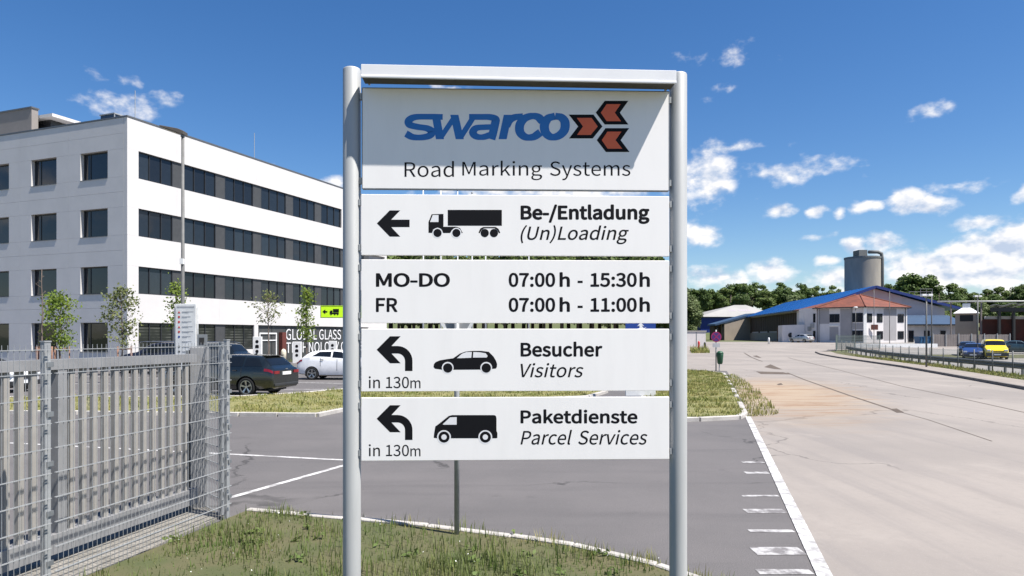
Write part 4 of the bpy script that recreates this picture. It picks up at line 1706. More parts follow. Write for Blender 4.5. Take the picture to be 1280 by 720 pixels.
def suv_tail(c, t):
    rear_lights(c, t, c.L - .34, c.L - .02, 5.2, 6.0, .90)
    for sd in (1, -1):
        MB().tube([(-.9, sd * .56, 1.74), (-.6, sd * .58, 1.79), (1.5, sd * .58, 1.78), (1.75, sd * .56, 1.72)], .018, 6).build('roof_rail', 'rim', t)


def hatch_tail(c, t):
    rear_lights(c, t, c.L - .30, c.L - .05, 5.25, 5.9, .62)


def van_tail(c, t):
    L2 = c.L / 2
    zz = .78
    for sd in (1, -1):
        bevel(MB().box(-L2 - .02, -L2 + .16, min(sd * .50, sd * .78), max(sd * .50, sd * .78), .74, .90).build('headlight', 'lamp_clear', t), .02, 2)
        bevel(MB().box(-L2 + 1.02, -L2 + 1.14, min(sd * .92, sd * 1.13), max(sd * .92, sd * 1.13), 1.06, 1.28).build('mirror', 'plastic_dark', t), .03, 2)
    bevel(MB().box(-L2 - .05, -L2 + .12, -.84, .84, .30, .62).build('bumper', 'plastic_dark', t), .03, 2)
    MB().box(-L2 - .02, -L2 + .05, -.46, .46, .66, .76).build('grille', 'plastic_dark', t)
    MB().box(-L2 - .06, -L2 - .051, -.26, .26, .40, .51).build('number_plate', 'lampwhite', t)


def front_end(c, t):
    L2 = c.L / 2
    for sd in (1, -1):
        bevel(MB().box(-L2 + .0, -L2 + .22, min(sd * .46, sd * .74), max(sd * .46, sd * .74), .60, .72).build('headlight', 'lamp_clear', t), .02, 2)
    bevel(MB().box(-L2 - .03, -L2 + .10, -.74, .74, .26, .44).build('bumper', 'plastic_dark', t), .03, 2)
    MB().box(-L2 - .02, -L2 + .04, -.40, .40, .50, .62).build('grille', 'plastic_dark', t)
    MB().box(-L2 - .045, -L2 - .031, -.26, .26, .34, .44).build('number_plate', 'lampwhite', t)
    hatch_tail(c, t)


# stations: x, z under, z widest, z belt, z roof, half width, half roof width
WAGON = [(0, .34, .46, .58, .60, .60, .52), (.06, .27, .48, .64, .67, .74, .62), (.35, .22, .50, .74, .79, .85, .72), (.95, .20, .54, .88, .93, .89, .76), (1.38, .20, .56, .93, 1.00, .90, .76),
         (1.62, .20, .57, .945, 1.14, .905, .70), (2.10, .20, .58, .96, 1.38, .91, .63), (2.55, .20, .58, .97, 1.445, .91, .62), (3.3, .20, .60, .985, 1.445, .905, .61), (3.85, .20, .61, 1.0, 1.42, .90, .60),
         (4.12, .22, .62, 1.0, 1.38, .885, .585), (4.30, .24, .62, .99, 1.22, .87, .60), (4.46, .26, .62, .975, 1.045, .855, .66), (4.58, .28, .60, .92, .965, .84, .72), (4.63, .32, .58, .86, .90, .80, .72)]
SUV = [(x, zb + .03, zm * 1.12, ze * 1.13, zr * 1.215, w * 1.01, r * 1.03) for (x, zb, zm, ze, zr, w, r) in WAGON]
HATCH = [(0, .34, .44, .56, .58, .55, .48), (.06, .27, .47, .64, .67, .70, .58), (.35, .22, .50, .76, .81, .81, .68), (.80, .20, .54, .88, .93, .85, .72), (1.12, .20, .56, .94, 1.01, .86, .72),
         (1.35, .20, .57, .96, 1.16, .86, .66), (1.85, .20, .58, .99, 1.40, .86, .60), (2.3, .20, .58, 1.02, 1.445, .86, .59), (2.9, .20, .60, 1.06, 1.42, .86, .58), (3.4, .22, .62, 1.08, 1.34, .84, .56),
         (3.65, .24, .63, 1.04, 1.20, .82, .56), (3.86, .26, .62, .96, 1.02, .79, .60), (3.98, .28, .58, .86, .90, .75, .62), (4.05, .34, .54, .72, .75, .68, .58)]
VAN = [(0, .36, .52, .72, .74, .66, .56), (.06, .28, .54, .84, .87, .80, .68), (.30, .22, .56, .98, 1.02, .87, .76), (.85, .20, .60, 1.08, 1.14, .90, .78), (1.05, .20, .62, 1.10, 1.24, .90, .75),
       (1.60, .20, .62, 1.12, 1.72, .90, .70), (2.0, .20, .62, 1.12, 1.80, .90, .70), (3.0, .20, .62, 1.12, 1.82, .90, .70), (4.0, .22, .62, 1.12, 1.80, .89, .69), (4.25, .25, .62, 1.10, 1.72, .87, .68), (4.32, .32, .60, 1.05, 1.5, .83, .66)]
WIN_WAGON = {'side_window': [(1.60, 2.60, 6.15, 6.95, 2.10, 2.60), (2.68, 3.42, 6.15, 6.98, 2.68, 3.42), (3.50, 4.20, 6.15, 6.9, 3.50, 3.98)], 'windscreen': [(1.44, 2.02, 7.1, 10, 1.44, 2.02)], 'rear_window': [(4.16, 4.42, 7.1, 10, 4.16, 4.42)]}
WIN_HATCH = {'side_window': [(1.40, 2.28, 6.15, 6.95, 1.86, 2.28), (2.36, 3.30, 6.2, 6.9, 2.36, 2.95)], 'windscreen': [(1.18, 1.78, 7.1, 10, 1.18, 1.78)], 'rear_window': [(3.46, 3.80, 7.1, 10, 3.46, 3.80)]}
WIN_VAN = {'side_window': [(1.10, 1.95, 6.1, 6.95, 1.55, 1.95)], 'windscreen': [(1.08, 1.54, 7.1, 10, 1.08, 1.54)]}
CARS = {'wagon': (WAGON, (.80, 3.61), .335, WIN_WAGON, wagon_tail), 'suv': (SUV, (.82, 3.60), .365, WIN_WAGON, suv_tail), 'hatch': (HATCH, (.76, 3.27), .305, WIN_HATCH, hatch_tail),
        'hatch_front': (HATCH, (.76, 3.27), .305, WIN_HATCH, front_end), 'van': (VAN, (.88, 3.56), .32, WIN_VAN, van_tail)}


def place(px_rear_wheel, Y, th, L, wx):
    """car centre so that its rear wheel stands at a pixel column and depth; local +x (towards the tail) points along angle th"""
    p = Vector((XA(px_rear_wheel, Y), Y))
    d = Vector((math.cos(th), math.sin(th)))
    c = p - d * (wx - L / 2)
    return (c.x, c.y)


# black estate car, tail to the right
th = R(-14)
x, y = place(307, 24.3, th, 4.63, 3.61)
nrm = Vector((math.cos(th + R(90)), math.sin(th + R(90)))) * .9
make_car('wagon', 'estate_car', 'black estate car with red tail lights parked behind the dry grass island', 'paint_black', (x + nrm.x, y + nrm.y, 0), th)
th = R(180 - 4)
x, y = place(391, 33.6, th, 4.05, 3.27)
make_car('hatch', 'hatchback', 'white three door hatchback with dark wheels parked before the glass entrance', 'paint_white', (x, y + .85, 0), th, 'rim')
th = R(-10)
make_car('suv', 'off_road_car', 'black off road car with roof rails parked beyond the gate post', 'paint_black', (XA(300, 36) - 2.2, 36.8, 0), th)
make_car('suv', 'off_road_car', 'dark car with roof rails parked by the ground floor strip window', 'paint_navy', (XA(194, 40), 40.5, 0), R(8))
make_car('hatch_front', 'hatchback', 'white hatchback standing behind the sliding gate bars', 'paint_white', (XA(22, 26) - 2.0, 26.6, 0), R(176))
# cars beyond the road
Yv = 62.5
th = R(68)
make_car('van', 'delivery_van', 'small bright yellow van facing the road in the yard', 'paint_yellow', (XA(1252, Yv) + .6, Yv + 1.9, zt(Yv)), R(63))
make_car('hatch_front', 'hatchback', 'dark blue hatchback parked beside the yellow van', 'paint_blue', (XA(1228, Yv + 1) + .5, Yv + 3.0, zt(Yv + 1)), R(56))
make_car('wagon', 'estate_car', 'black estate car parked behind the blue hatchback', 'paint_navy', (XA(1222, 71), 72.5, zt(72)), R(60))
make_car('hatch_front', 'hatchback', 'dark teal hatchback parked under the edge of the black canopy', 'paint_teal', (XA(1278, 76), 76.5, zt(76)), R(150))
make_car('hatch', 'hatchback', 'silver hatchback parked against the long white wall of the red roofed house', 'paint_silver', (XA(1005.5, 117), 118.2, zt(116)), R(-62))

# ------------------------------------------------------------------ young trees


def young_tree(name, label, px, Y, h, cr, n_leaf, leaf, stake=True, seed=1, bare=False, group=None, crown_base=.35, dense=1.0):
    rnd = random.Random(seed)
    t = thing(name, label, 'tree', (XA(px, Y), Y, .0), 0, group)
    tr = MB()
    lean = rnd.uniform(-.1, .1)
    top = Vector((lean, rnd.uniform(-.1, .1), h))
    n = 7
    pts = [Vector((lean * (i / n) ** 2 + rnd.uniform(-.03, .03) * (i > 0), rnd.uniform(-.03, .03) * (i > 0), h * i / n)) for i in range(n + 1)]
    tr.tube(pts, [.055 * (1 - .85 * i / n) + .006 for i in range(n + 1)], 8)
    cent = []
    nb = int((10 if bare else 22) * dense)
    for i in range(nb):
        u = crown_base + (1 - crown_base) * (i + rnd.random()) / nb * .97
        k = min(int(u * n), n - 1)
        p = pts[k].lerp(pts[k + 1], u * n - k)
        a = rnd.uniform(0, 2 * math.pi)
        prof = math.sin(math.pi * min(1, (u - crown_base) / (1 - crown_base) * .85 + .18)) ** .8
        ln = cr * prof * rnd.uniform(.55, 1.15)
        d = Vector((math.cos(a), math.sin(a), rnd.uniform(.5, 1.1))).normalized()
        e = p + d * ln
        m_ = p.lerp(e, .5) + Vector((0, 0, -.04 * ln))
        tr.tube([p, m_, e], [.018, .011, .004], 5)
        for q in range(2):
            f_ = p.lerp(e, rnd.uniform(.4, .8))
            e2 = f_ + Vector((rnd.uniform(-1, 1), rnd.uniform(-1, 1), rnd.uniform(.1, .9))).normalized() * ln * .45
            tr.tube([f_, e2], [.008, .003], 4)
            cent.append((e2, .16))
        cent.append((e, .2))
        cent.append((p.lerp(e, .65), .2))
    tr.build('trunk', 'bark', t, True)
    if not bare:
        cs = []
        for i in range(n_leaf):
            c, r = cent[rnd.randrange(len(cent))]
            cs.append(c + Vector((rnd.gauss(0, r), rnd.gauss(0, r), rnd.gauss(0, r * .8))))
        cs = np.array([tuple(c) for c in cs])
        v = quads(cs, rng.uniform(.045, .10, len(cs)), 1.1)
        link('crown', quad_mesh('crown', v), leaf, t)
    if stake:
        for i in range(3):
            a = 2 * math.pi * i / 3 + .5
            sx, sy = .42 * math.cos(a), .42 * math.sin(a)
            MB().tube([(sx, sy, -.02), (sx, sy, 1.55)], .045, 8).build('stake', 'wood_stake', t, True)
            b = a + 2 * math.pi / 3
            MB().bar((sx, sy, 1.42), (.42 * math.cos(b), .42 * math.sin(b), 1.42), .03, .09).build('crossbar', 'wood_stake', t)
    return t


young_tree('young_tree', 'slender bare young tree with few twigs held by a wooden stake frame', 53, 37, 5.6, .55, 0, 'leaf_young', True, 3, True)
young_tree('young_tree', 'small bright green staked tree in front of the shaded office wall', 75, 38, 4.35, 1.15, 1500, 'leaf_young', True, 5, crown_base=.28)
young_tree('young_tree', 'thin olive leaved staked tree in front of the white corner of the office', 153, 37.5, 4.7, 1.05, 1100, 'leaf_olive', True, 8, crown_base=.30)
young_tree('young_tree', 'leafy young tree rising behind the tall white notice board', 221, 38, 5.0, .62, 650, 'leaf_young', False, 11, crown_base=.5)
young_tree('young_tree', 'sparse dark young tree in front of the entrance doors', 336, 46, 4.8, 1.2, 420, 'leaf_olive', False, 14, crown_base=.55)
young_tree('young_tree', 'narrow columnar bright green tree in front of the white wall lettering', 383, 46, 5.2, .62, 1200, 'leaf_young', False, 17, crown_base=.32, dense=1.3)

# ------------------------------------------------------------------ street lamp, notice board, yellow sign
lp = thing('street_lamp', 'tall grey street lamp with a flat lamp head reaching over the car park', 'street lamp', (XA(228.5, 29), 29, 0))
MB().tube([(0, 0, -.05), (0, 0, 1.0), (0, 0, 10.45)], [.085, .08, .058], 14).build('pole', 'pole_grey', lp, True)
hd = MB()
hd.slab([(.10, 10.36), (.12, 10.50), (-.12, 10.60), (-.86, 10.74), (-.89, 10.69), (-.16, 10.44)], -.20, .20)
bevel(hd.build('lamp_head', 'lamp_bronze', lp), .015, 2)
MB().slab([(-.22, 10.448), (-.80, 10.648), (-.80, 10.638), (-.22, 10.438)], -.15, .15).build('diffuser', 'cream', lp)
MB().tube([(0, 0, 10.30), (0, 0, 10.52)], .085, 12).build('joint', 'galv_dark', lp)
MB().box(-.07, .07, -.14, .0, 5.05, 5.28).build('sensor_box', 'lampwhite', lp)

nb = thing('notice_board', 'tall white notice board with a column of small symbols and text lines', 'notice board', (XA(232.5, 27), 27, 0), R(-8))
bevel(MB().box(-.43, .43, -.03, .03, .72, 3.33).build('board', 'lampwhite', nb), .01, 1)
for sx in (-.47, .47):
    MB().tube([(sx, .02, -.05), (sx, .02, 3.2)], .028, 8).build('post', 'galv', nb, True)
for i in range(10):
    zz = 3.02 - i * .19
    if i == 6:
        continue
    q = MB().slab(circ(-.27, zz, .045, 10) if i % 3 else [(-.32, zz - .045), (-.22, zz - .045), (-.27, zz + .045)], -.036, -.0315)
    q.build('symbol', ('info_red' if i < 5 else 'info_blue' if i < 7 else 'print_black'), nb)
for i in range(10):
    zz = 3.02 - i * .19
    wdt = .48 - .12 * ((i * 7) % 4) / 3
    MB().box(-.15, -.15 + wdt, -.035, -.0312, zz + .006, zz + .022).box(-.15, -.15 + wdt * .6, -.035, -.0312, zz - .03, zz - .016).build('text_line', 'info_grey', nb)
MB().box(-.36, .36, -.0355, -.0312, 3.19, 3.24).build('text_line', 'info_grey', nb)

ys_ = thing('direction_sign', 'bright yellow green direction sign with black arrow and truck on a pole', 'sign', (XA(437, 36), 36, 0), 0)
sgn = P(400, 382, 36)
w0, w1 = XA(400.5, 36) - XA(437, 36), XA(452, 36) - XA(437, 36)
z0, z1 = P(0, 397.4, 36).z, P(0, 382.2, 36).z
bevel(MB().box(w0, w1, -.02, .02, z0, z1).build('plate', 'neon', ys_), .006, 1)
MB().tube([(.06, .06, -.05), (.06, .06, z1)], .04, 10).build('pole', 'galv', ys_, True)
bo = MB()
for (a, b, c_, d) in ((w0 + .02, w1 - .02, z0 + .02, z0 + .035), (w0 + .02, w1 - .02, z1 - .035, z1 - .02), (w0 + .02, w0 + .035, z0 + .035, z1 - .035), (w1 - .035, w1 - .02, z0 + .035, z1 - .035)):
    bo.box(a, b, -.0255, -.0215, c_, d)
bo.build('border', 'print_black', ys_)


def ysp(px, py):
    return (XA(px, 36) - XA(437, 36), P(0, py, 36).z)


MB().slab([ysp(*p) for p in ((403.2, 389.6), (406.6, 386.8), (407, 388.8), (409.4, 388.8), (409.4, 390.6), (407, 390.6), (406.6, 392.6))], -.0262, -.0215).build('arrow_symbol', 'print_black', ys_)
MB().slab([ysp(*p) for p in ((416.5, 386.2), (423.8, 386.2), (423.8, 390.6), (416.5, 390.6))], -.0262, -.0215).slab([ysp(*p) for p in ((412.3, 392.6), (412.3, 389.4), (413.4, 388), (415.8, 388), (415.8, 391), (423.6, 391), (423.6, 392.6))], -.026, -.0215).slab([ysp(x, y) for x, y in circ(414, 393, 1, 10)], -.0265, -.0215).slab([ysp(x, y) for x, y in circ(418.6, 393, 1, 10)], -.0265, -.0215).slab([ysp(x, y) for x, y in circ(422.3, 393, 1, 10)], -.0265, -.0215).build('truck_symbol', 'print_black', ys_)

# blue and white direction board behind the sign
bb = thing('direction_board', 'white direction board with blue head and white arrows behind the big sign', 'sign', (XA(800.5, 23.5), 23.5, .0), 0)
bevel(MB().box(-.5, .5, -.05, .05, .1, 2.25).build('board', 'lampwhite', bb), .01, 1)
hd = MB().box(-.5, .5, -.056, -.051, 2.0, 2.9).box(-.5, .5, -.05, .05, 2.252, 2.9).build('head', 'info_blue', bb)
MB().slab([(-.12, 2.42), (.0, 2.56), (.12, 2.42), (.04, 2.45), (.04, 2.28), (-.04, 2.28), (-.04, 2.45)], -.062, -.0565).build('arrow_symbol', 'print_white', hd)
MB().slab([(-.18, 2.32), (-.05, 2.36), (.02, 2.46), (.10, 2.36), (.2, 2.40), (.08, 2.30), (.16, 2.20), (.02, 2.26), (-.12, 2.18), (-.06, 2.30)], -.0625, -.0566).build('emblem', 'print_white', hd)
MB().box(-.45, .45, -.04, .04, -.03, .1).build('foot', 'galv_dark', bb)

# flag poles behind the sign
for i, (px, Y) in enumerate(((529, 46), (551, 47), (572, 48), (590, 49), (607, 50), (661, 52))):
    f = thing('flagpole', 'slim white flagpole standing behind the big sign', 'flagpole', (XA(px, Y), Y, zt(Y)), 0, 'flagpoles behind the sign')
    MB().tube([(0, 0, -.05), (0, 0, 6), (0, 0, 12)], [.06, .05, .035], 10).build('pole', 'lampwhite', f, True)
    MB().lathe([(.02, 0), (.07, .03), (.07, .09), (.02, .12)], 10, (0, 0, 12)).build('finial', 'galv', f)
    MB().tube([(.07, 0, 1.2), (.08, 0, 6), (.06, 0, 11.9)], .006, 4).build('halyard', 'galv_dark', f)

# ------------------------------------------------------------------ no-stopping sign, bin and small things by the road
ns = thing('no_stopping_sign', 'round purple no stopping sign with red rim on a grey pole by the bin', 'road sign', (XA(895, 40.8), 40.8, .06), 0)
MB().tube([(0, 0, 0), (0, 0, 2.40)], .035, 10).build('pole', 'galv', ns, True)
MB().tube([(0, -.045, 1.99), (0, -.055, 1.99)], .30, 28).build('rim', 'disc_red', ns)
d_ = MB().tube([(0, -.056, 1.99), (0, -.060, 1.99)], .245, 28).build('disc', 'disc_blue', ns)
MB().bar((-.17, -.064, 2.16), (.17, -.064, 1.82), .006, .05).bar((-.17, -.0665, 1.82), (.17, -.0665, 2.16), .006, .05).build('cross', 'disc_red', d_)
MB().box(-.21, .21, -.055, -.04, 1.38, 1.62).build('notice_plate', 'info_grey', ns)
bn = thing('litter_bin', 'green litter bin with a lid beside the no stopping sign', 'litter bin', (XA(900, 40.6), 40.6, .06), 0)
MB().tube([(0, .14, 0), (0, .14, 1.15)], .03, 8).build('post', 'galv', bn)
MB().lathe([(.10, .42), (.15, .48), (.19, .95), (.19, 1.02)], 16).build('body', 'bin_green', bn, True)
MB().lathe([(.20, 1.021), (.20, 1.06), (.12, 1.16), (.03, 1.18)], 16).build('lid', 'bin_green', bn, True)
# cabinets and posts at the left edge of the yard
cb = thing('utility_cabinet', 'pale utility cabinet with low roof at the far edge of the yard', 'cabinet', (XA(869, 96), 96, zt(96)), R(8))
MB().box(-1.6, 1.3, -.5, .5, 0, 2.0).build('body', 'annex_wall', cb)
MB().box(-1.7, 1.4, -.6, .6, 2.002, 2.12).build('roof', 'white_roof', cb)
MB().box(-.1, .02, -.52, -.501, .1, 1.9).build('door_gap', 'galv_dark', cb)
for (px, Y, m_, lab) in ((873.5, 88, 'info_red', 'small red post at the weedy edge of the yard'), (881, 84, 'steel_black', 'small dark post at the weedy edge of the yard'), (961, 104, 'lampwhite', 'small white marker post by the brown gate of the shed')):
    p = thing('marker_post', lab, 'post', (XA(px, Y), Y, zt(Y)))
    MB().lathe([(.14, 0), (.14, .8), (.10, .95), (.02, 1.0)], 12).build('post', m_, p, True)
blades('yard_weeds', [(XA(862, 78), 77), (XA(886, 78), 77.5), (XA(884, 84), 84), (XA(862, 84), 84)], 1800, .2, .6, .04, 'grass_dry', zt(79), label='low weeds at the far edge of the yard', cat='weeds')

# ------------------------------------------------------------------ guard rail and low fence along the footpath
FL = [(21.0, 16), (26.4, 37.7), (29.5, 51), (32.9, 63), (38.0, 82)]
fy = lambda Y: float(np.interp(Y, [b for a, b in FL], [a for a, b in FL]))
gr = thing('guard_rail', 'dark grey steel guard rail on short posts along the yard', 'guard rail', (fy(30) + .55, 30, zt(30)))
o0 = gr.location.copy()


def rail_seg(a, b):
    prof = [(-.01, .34), (-.07, .40), (-.07, .45), (-.015, .49), (-.015, .53), (-.07, .57), (-.07, .62), (-.01, .68), (.0, .68), (.0, .34)]
    mb = MB()
    for y in (a, b):
        x = fy(y) + .55
        mb.v += [(x + px_ - o0.x, y - o0.y, zt(y) + pz + .02 - o0.z) for px_, pz in prof]
    n = len(prof)
    mb.f += [(i, n + i, n + (i + 1) % n, (i + 1) % n) for i in range(n)] + [tuple(range(n)), tuple(range(2 * n - 1, n - 1, -1))]
    mb.build('rail', 'rail_dark', gr)


y = 20.0
while y < 80:
    rail_seg(y + .004, min(y + 4, 80) - .004)
    x = fy(y + 1) + .58
    MB().box(x - o0.x, x + .10 - o0.x, y + 1 - o0.y - .03, y + 1.06 - o0.y, zt(y) - o0.z - .05, zt(y) + .60 - o0.z).build('post', 'rail_dark', gr)
    x = fy(y + 3) + .58
    MB().box(x - o0.x, x + .10 - o0.x, y + 3 - o0.y - .03, y + 3.06 - o0.y, zt(y) - o0.z - .05, zt(y) + .60 - o0.z).build('post', 'rail_dark', gr)
    y += 4
rf = thing('roadside_fence', 'low grey wire fence on thin posts between the footpath and the yard', 'fence', (fy(30), 30, zt(30)))
o0 = rf.location.copy()
y = 20.0
wires = MB()
while y < 82:
    x = fy(y)
    MB().tube([(x - o0.x, y - o0.y, zt(y) - o0.z - .02), (x - o0.x, y - o0.y, zt(y) + 1.32 - o0.z)], .034, 8).build('post', 'rail_dark', rf, True)
    y2 = min(y + 2.4, 82)
    for zz in (.15, .5, .85, 1.2):
        wires.bar((fy(y) - o0.x, y - o0.y, zt(y) + zz - o0.z), (fy(y2) - o0.x, y2 - o0.y, zt(y2) + zz - o0.z), .005, .005)
    for k in range(16):
        yy = y + (y2 - y) * k / 16
        wires.bar((fy(yy) - o0.x, yy - o0.y, zt(yy) + .08 - o0.z), (fy(yy) - o0.x, yy - o0.y, zt(yy) + 1.25 - o0.z), .004, .004)
    y += 2.4
w_ = wires.build('wire_mesh', 'mesh_green', rf)
w_['kind'] = 'stuff'
# tall green mesh panels where the fence turns the corner
tf = thing('corner_fence', 'tall green mesh fence panels closing the corner of the yard', 'fence', (38.2, 83, zt(83)))
pts = [(0, 0), (1.6, 3.2), (4.4, 4.6), (8, 5.4)]
for (x, y) in pts:
    MB().box(x - .04, x + .04, y - .03, y + .03, -.1, 1.95).build('post', 'mesh_green', tf)
for (a, b) in zip(pts[:-1], pts[1:]):
    mb = MB()
    a, b = Vector((a[0], a[1], 0)), Vector((b[0], b[1], 0))
    n = int((b - a).length / .09)
    for k in range(1, n):
        p = a.lerp(b, k / n)
        mb.box(p.x - .012, p.x + .012, p.y - .012, p.y + .012, .05, 1.85)
    for zz in (.1, .5, .9, 1.3, 1.7):
        mb.bar(a + Vector((0, 0, zz)), b + Vector((0, 0, zz)), .02, .02)
    w_ = mb.build('wire_mesh', 'mesh_green', tf)
    w_['kind'] = 'stuff'

# lamps and poles in the yard


def yard_lamp(px, Y, ytop, lab, head='disc', name='yard_lamp', r=.055):
    z = P(px, ytop, Y).z - zt(Y)
    t = thing(name, lab, 'lamp' if head else 'pole', (XA(px, Y), Y, zt(Y)))
    MB().tube([(0, 0, -.05), (0, 0, z * .5), (0, 0, z)], [r, r * .9, r * .7], 10).build('pole', 'pole_grey', t, True)
    if head == 'disc':
        MB().lathe([(.05, z), (.26, z + .03), (.30, z + .10), (.20, z + .18), (.03, z + .20)], 16).build('lamp_head', 'lampwhite', t, True)
    elif head == 'twin':
        for sd in (-1, 1):
            bevel(MB().box(min(sd * .06, sd * .34), max(sd * .06, sd * .34), -.14, .14, z - .02, z + .12).build('lamp_head', 'lampwhite', t), .02, 2)
    else:
        MB().lathe([(.04, z), (.045, z + .03), (.01, z + .06)], 10).build('cap', 'galv_dark', t)
    return t


yard_lamp(1158, 45, 370, 'grey lamp post with a flat white lamp head behind the guard rail', 'twin', r=.06)
yard_lamp(1164.5, 70, 366, 'thin pole with a small cap behind the white headed lamp post', None, 'steel_pole', .06)
yard_lamp(1222, 66, 371, 'tall lamp post with two small white heads above the yellow van', 'twin', r=.09)
yard_lamp(1069.5, 100, 385, 'short lamp post with a round white shade in front of the red roofed house', 'disc', r=.06)
yard_lamp(1092.5, 104, 362, 'thin bare pole in front of the right half of the red roofed house', None, 'steel_pole', .05)
yard_lamp(1112, 104, 364, 'thin bare pole near the right end of the red roofed house', None, 'steel_pole', .05)
# long white slab wall in the yard
wl = thing('low_wall', 'long low white concrete wall in the yard in front of the house', 'wall', (XA(1120, 92), 92, zt(92)))
for i in range(6):
    a = XA(1068, 92) - wl.location.x + i * 1.8
    MB().box(a + .01, a + 1.79, -.15, .15, -.05, .50).build('block', 'lampwhite', wl)

# ------------------------------------------------------------------ far buildings


def window(parent, a, b, z0, z1, nrm, pane='pane', frame='frame_dark', mull=1, fw=.07):
    """window standing just proud of a wall that runs from a to b (xy)"""
    a, b = Vector(a), Vector(b)
    n = Vector(nrm).normalized()
    d = (b - a).normalized()
    def bx(mb, s0, s1, za, zb, o0, o1):
        p = [a + d * s0 + n * o0, a + d * s1 + n * o0, a + d * s1 + n * o1, a + d * s0 + n * o1]
        mb.prism([tuple(q) for q in p], za, zb)
    L = (b - a).length
    fr = MB()
    bx(fr, 0, L, z0, z0 + fw, .004, .06)
    bx(fr, 0, L, z1 - fw, z1, .004, .06)
    for i in range(mull + 2):
        s = L * i / (mull + 1)
        s = min(max(s, fw / 2), L - fw / 2)
        bx(fr, s - fw / 2, s + fw / 2, z0 + fw, z1 - fw, .004, .059)
    o = fr.build('window', frame, parent)
    for i in range(mull + 1):
        pm = MB()
        bx(pm, L * i / (mull + 1) + fw * .5, L * (i + 1) / (mull + 1) - fw * .5, z0 + fw, z1 - fw, .003, .03)
        pm.build('pane', pane, o)
    return o


# house with the red hipped roof: two fronts meeting at a blunt corner
HZt = zt(118)
A = P(1023, 0, 119)
B = P(1081, 0, 114)
C = P(1134, 0, 117)
D = Vector((C.x + 3.0, C.y + 9, 0))
E = Vector((A.x + 1.6, A.y + 13, 0))
hs = thing('white_house', 'two storey white house with red hipped roof and grey bands', 'building', (B.x, B.y, HZt))
lc = lambda p: (p.x - B.x, p.y - B.y)
a2, b2, c2, d2, e2 = lc(A), lc(B), lc(C), lc(D), lc(E)
HH = 5.85
MB().prism([a2, b2, c2, d2, e2], -.1, HH).build('wall', 'house_white', hs)
ov = 1.06
cen = Vector((sum(p[0] for p in (a2, b2, c2, d2, e2)) / 5, sum(p[1] for p in (a2, b2, c2, d2, e2)) / 5))
ev = [tuple(cen + (Vector(p) - cen) * 1.075) for p in (a2, b2, c2, d2, e2)]
rz_ = HH + 2.25
mb = MB()
pk1 = (XA(1070, 119.5) - B.x, 119.5 - B.y, rz_)
pk2 = (XA(1075, 119.5) - B.x, 119.5 - B.y, rz_)
vs = [(p[0], p[1], HH + .02) for p in ev] + [pk1, pk2]
mb.add(vs, [(0, 1, 5), (1, 6, 5), (1, 2, 6), (2, 3, 6), (3, 4, 5, 6), (4, 0, 5), (0, 4, 3, 2, 1)])
rf_ = mb.build('roof', 'red_tile', hs)
for (p, q) in ((vs[0], pk1), (vs[1], pk2), (vs[2], pk2)):
    MB().tube([(p[0], p[1], p[2] + .05), (q[0], q[1], q[2] + .05)], .11, 6).build('hip_tiles', 'red_tile', rf_)
fb = MB()
for (p, q) in zip(ev, ev[1:] + ev[:1]):
    fb.bar((p[0], p[1], HH - .06), (q[0], q[1], HH - .06), .16, .16)
fb.build('gutter', 'frame_dark', rf_)


def wall_run(a, b):
    a, b = Vector(a), Vector(b)
    d = (b - a).normalized()
    n = Vector((d.y, -d.x))
    return a, d, n, (b - a).length


def on_wall(wr_, px):
    """distance along a wall at a photo column"""
    a, d, n, L = wr_
    u = (px - CX) / F
    X0, Y0 = a.x + B.x, a.y + B.y
    return (u * Y0 - X0) / (d.x - u * d.y)


wl1 = wall_run(a2, b2)
wl2 = wall_run(b2, c2)


def hwin(w, p0, p1, z0, z1, **k):
    a, d, n, L = w
    s0, s1 = on_wall(w, p0), on_wall(w, p1)
    window(hs, a + d * s0, a + d * s1, z0, z1, n, **k)


def hband(w, p0, p1, z0, z1, m_, name, out=.02):
    a, d, n, L = w
    s0, s1 = max(.0, on_wall(w, p0)), min(L, on_wall(w, p1))
    pa, pb = a + d * s0, a + d * s1
    MB().prism([tuple(pa), tuple(pa + n * out), tuple(pb + n * out), tuple(pb)][::-1], z0, z1).build(name, m_, hs)


# grey rendered bands and panels
hband(wl1, 1024.5, 1036.5, 3.15, 5.6, 'house_grey', 'grey_panel')
hband(wl1, 1050.5, 1064, .3, 5.6, 'house_grey', 'grey_panel')
hband(wl1, 1066, 1079.5, 2.2, 3.2, 'house_grey', 'grey_panel')
hband(wl1, 1037, 1048, .35, 2.6, 'house_grey', 'garage_door')
hband(wl1, 1036.5, 1048.5, 2.75, 2.95, 'lampwhite', 'door_lintel', .12)
hband(wl2, 1104.5, 1120.5, .4, 5.6, 'house_grey', 'grey_panel')
hwin(wl1, 1037, 1049.5, 3.35, 4.75)
hwin(wl1, 1065.5, 1079, 3.35, 4.85)
hwin(wl1, 1065.5, 1079, .25, 2.0, mull=3)
hwin(wl2, 1083.5, 1090, 3.35, 4.75, mull=0)
hwin(wl2, 1096, 1103, 3.35, 4.75)
hwin(wl2, 1122, 1129.5, 3.35, 4.75)
hwin(wl2, 1096, 1103.5, .6, 1.9)
hwin(wl2, 1122, 1129.5, .6, 1.9)
for w, px in ((wl1, 1024), (wl1, 1065), (wl2, 1131.5)):
    a, d, n, L = w
    p = a + d * on_wall(w, px) + n * .08
    MB().tube([(p.x, p.y, 0), (p.x, p.y, HH - .1)], .06, 8).build('downpipe', 'galv_dark', hs)
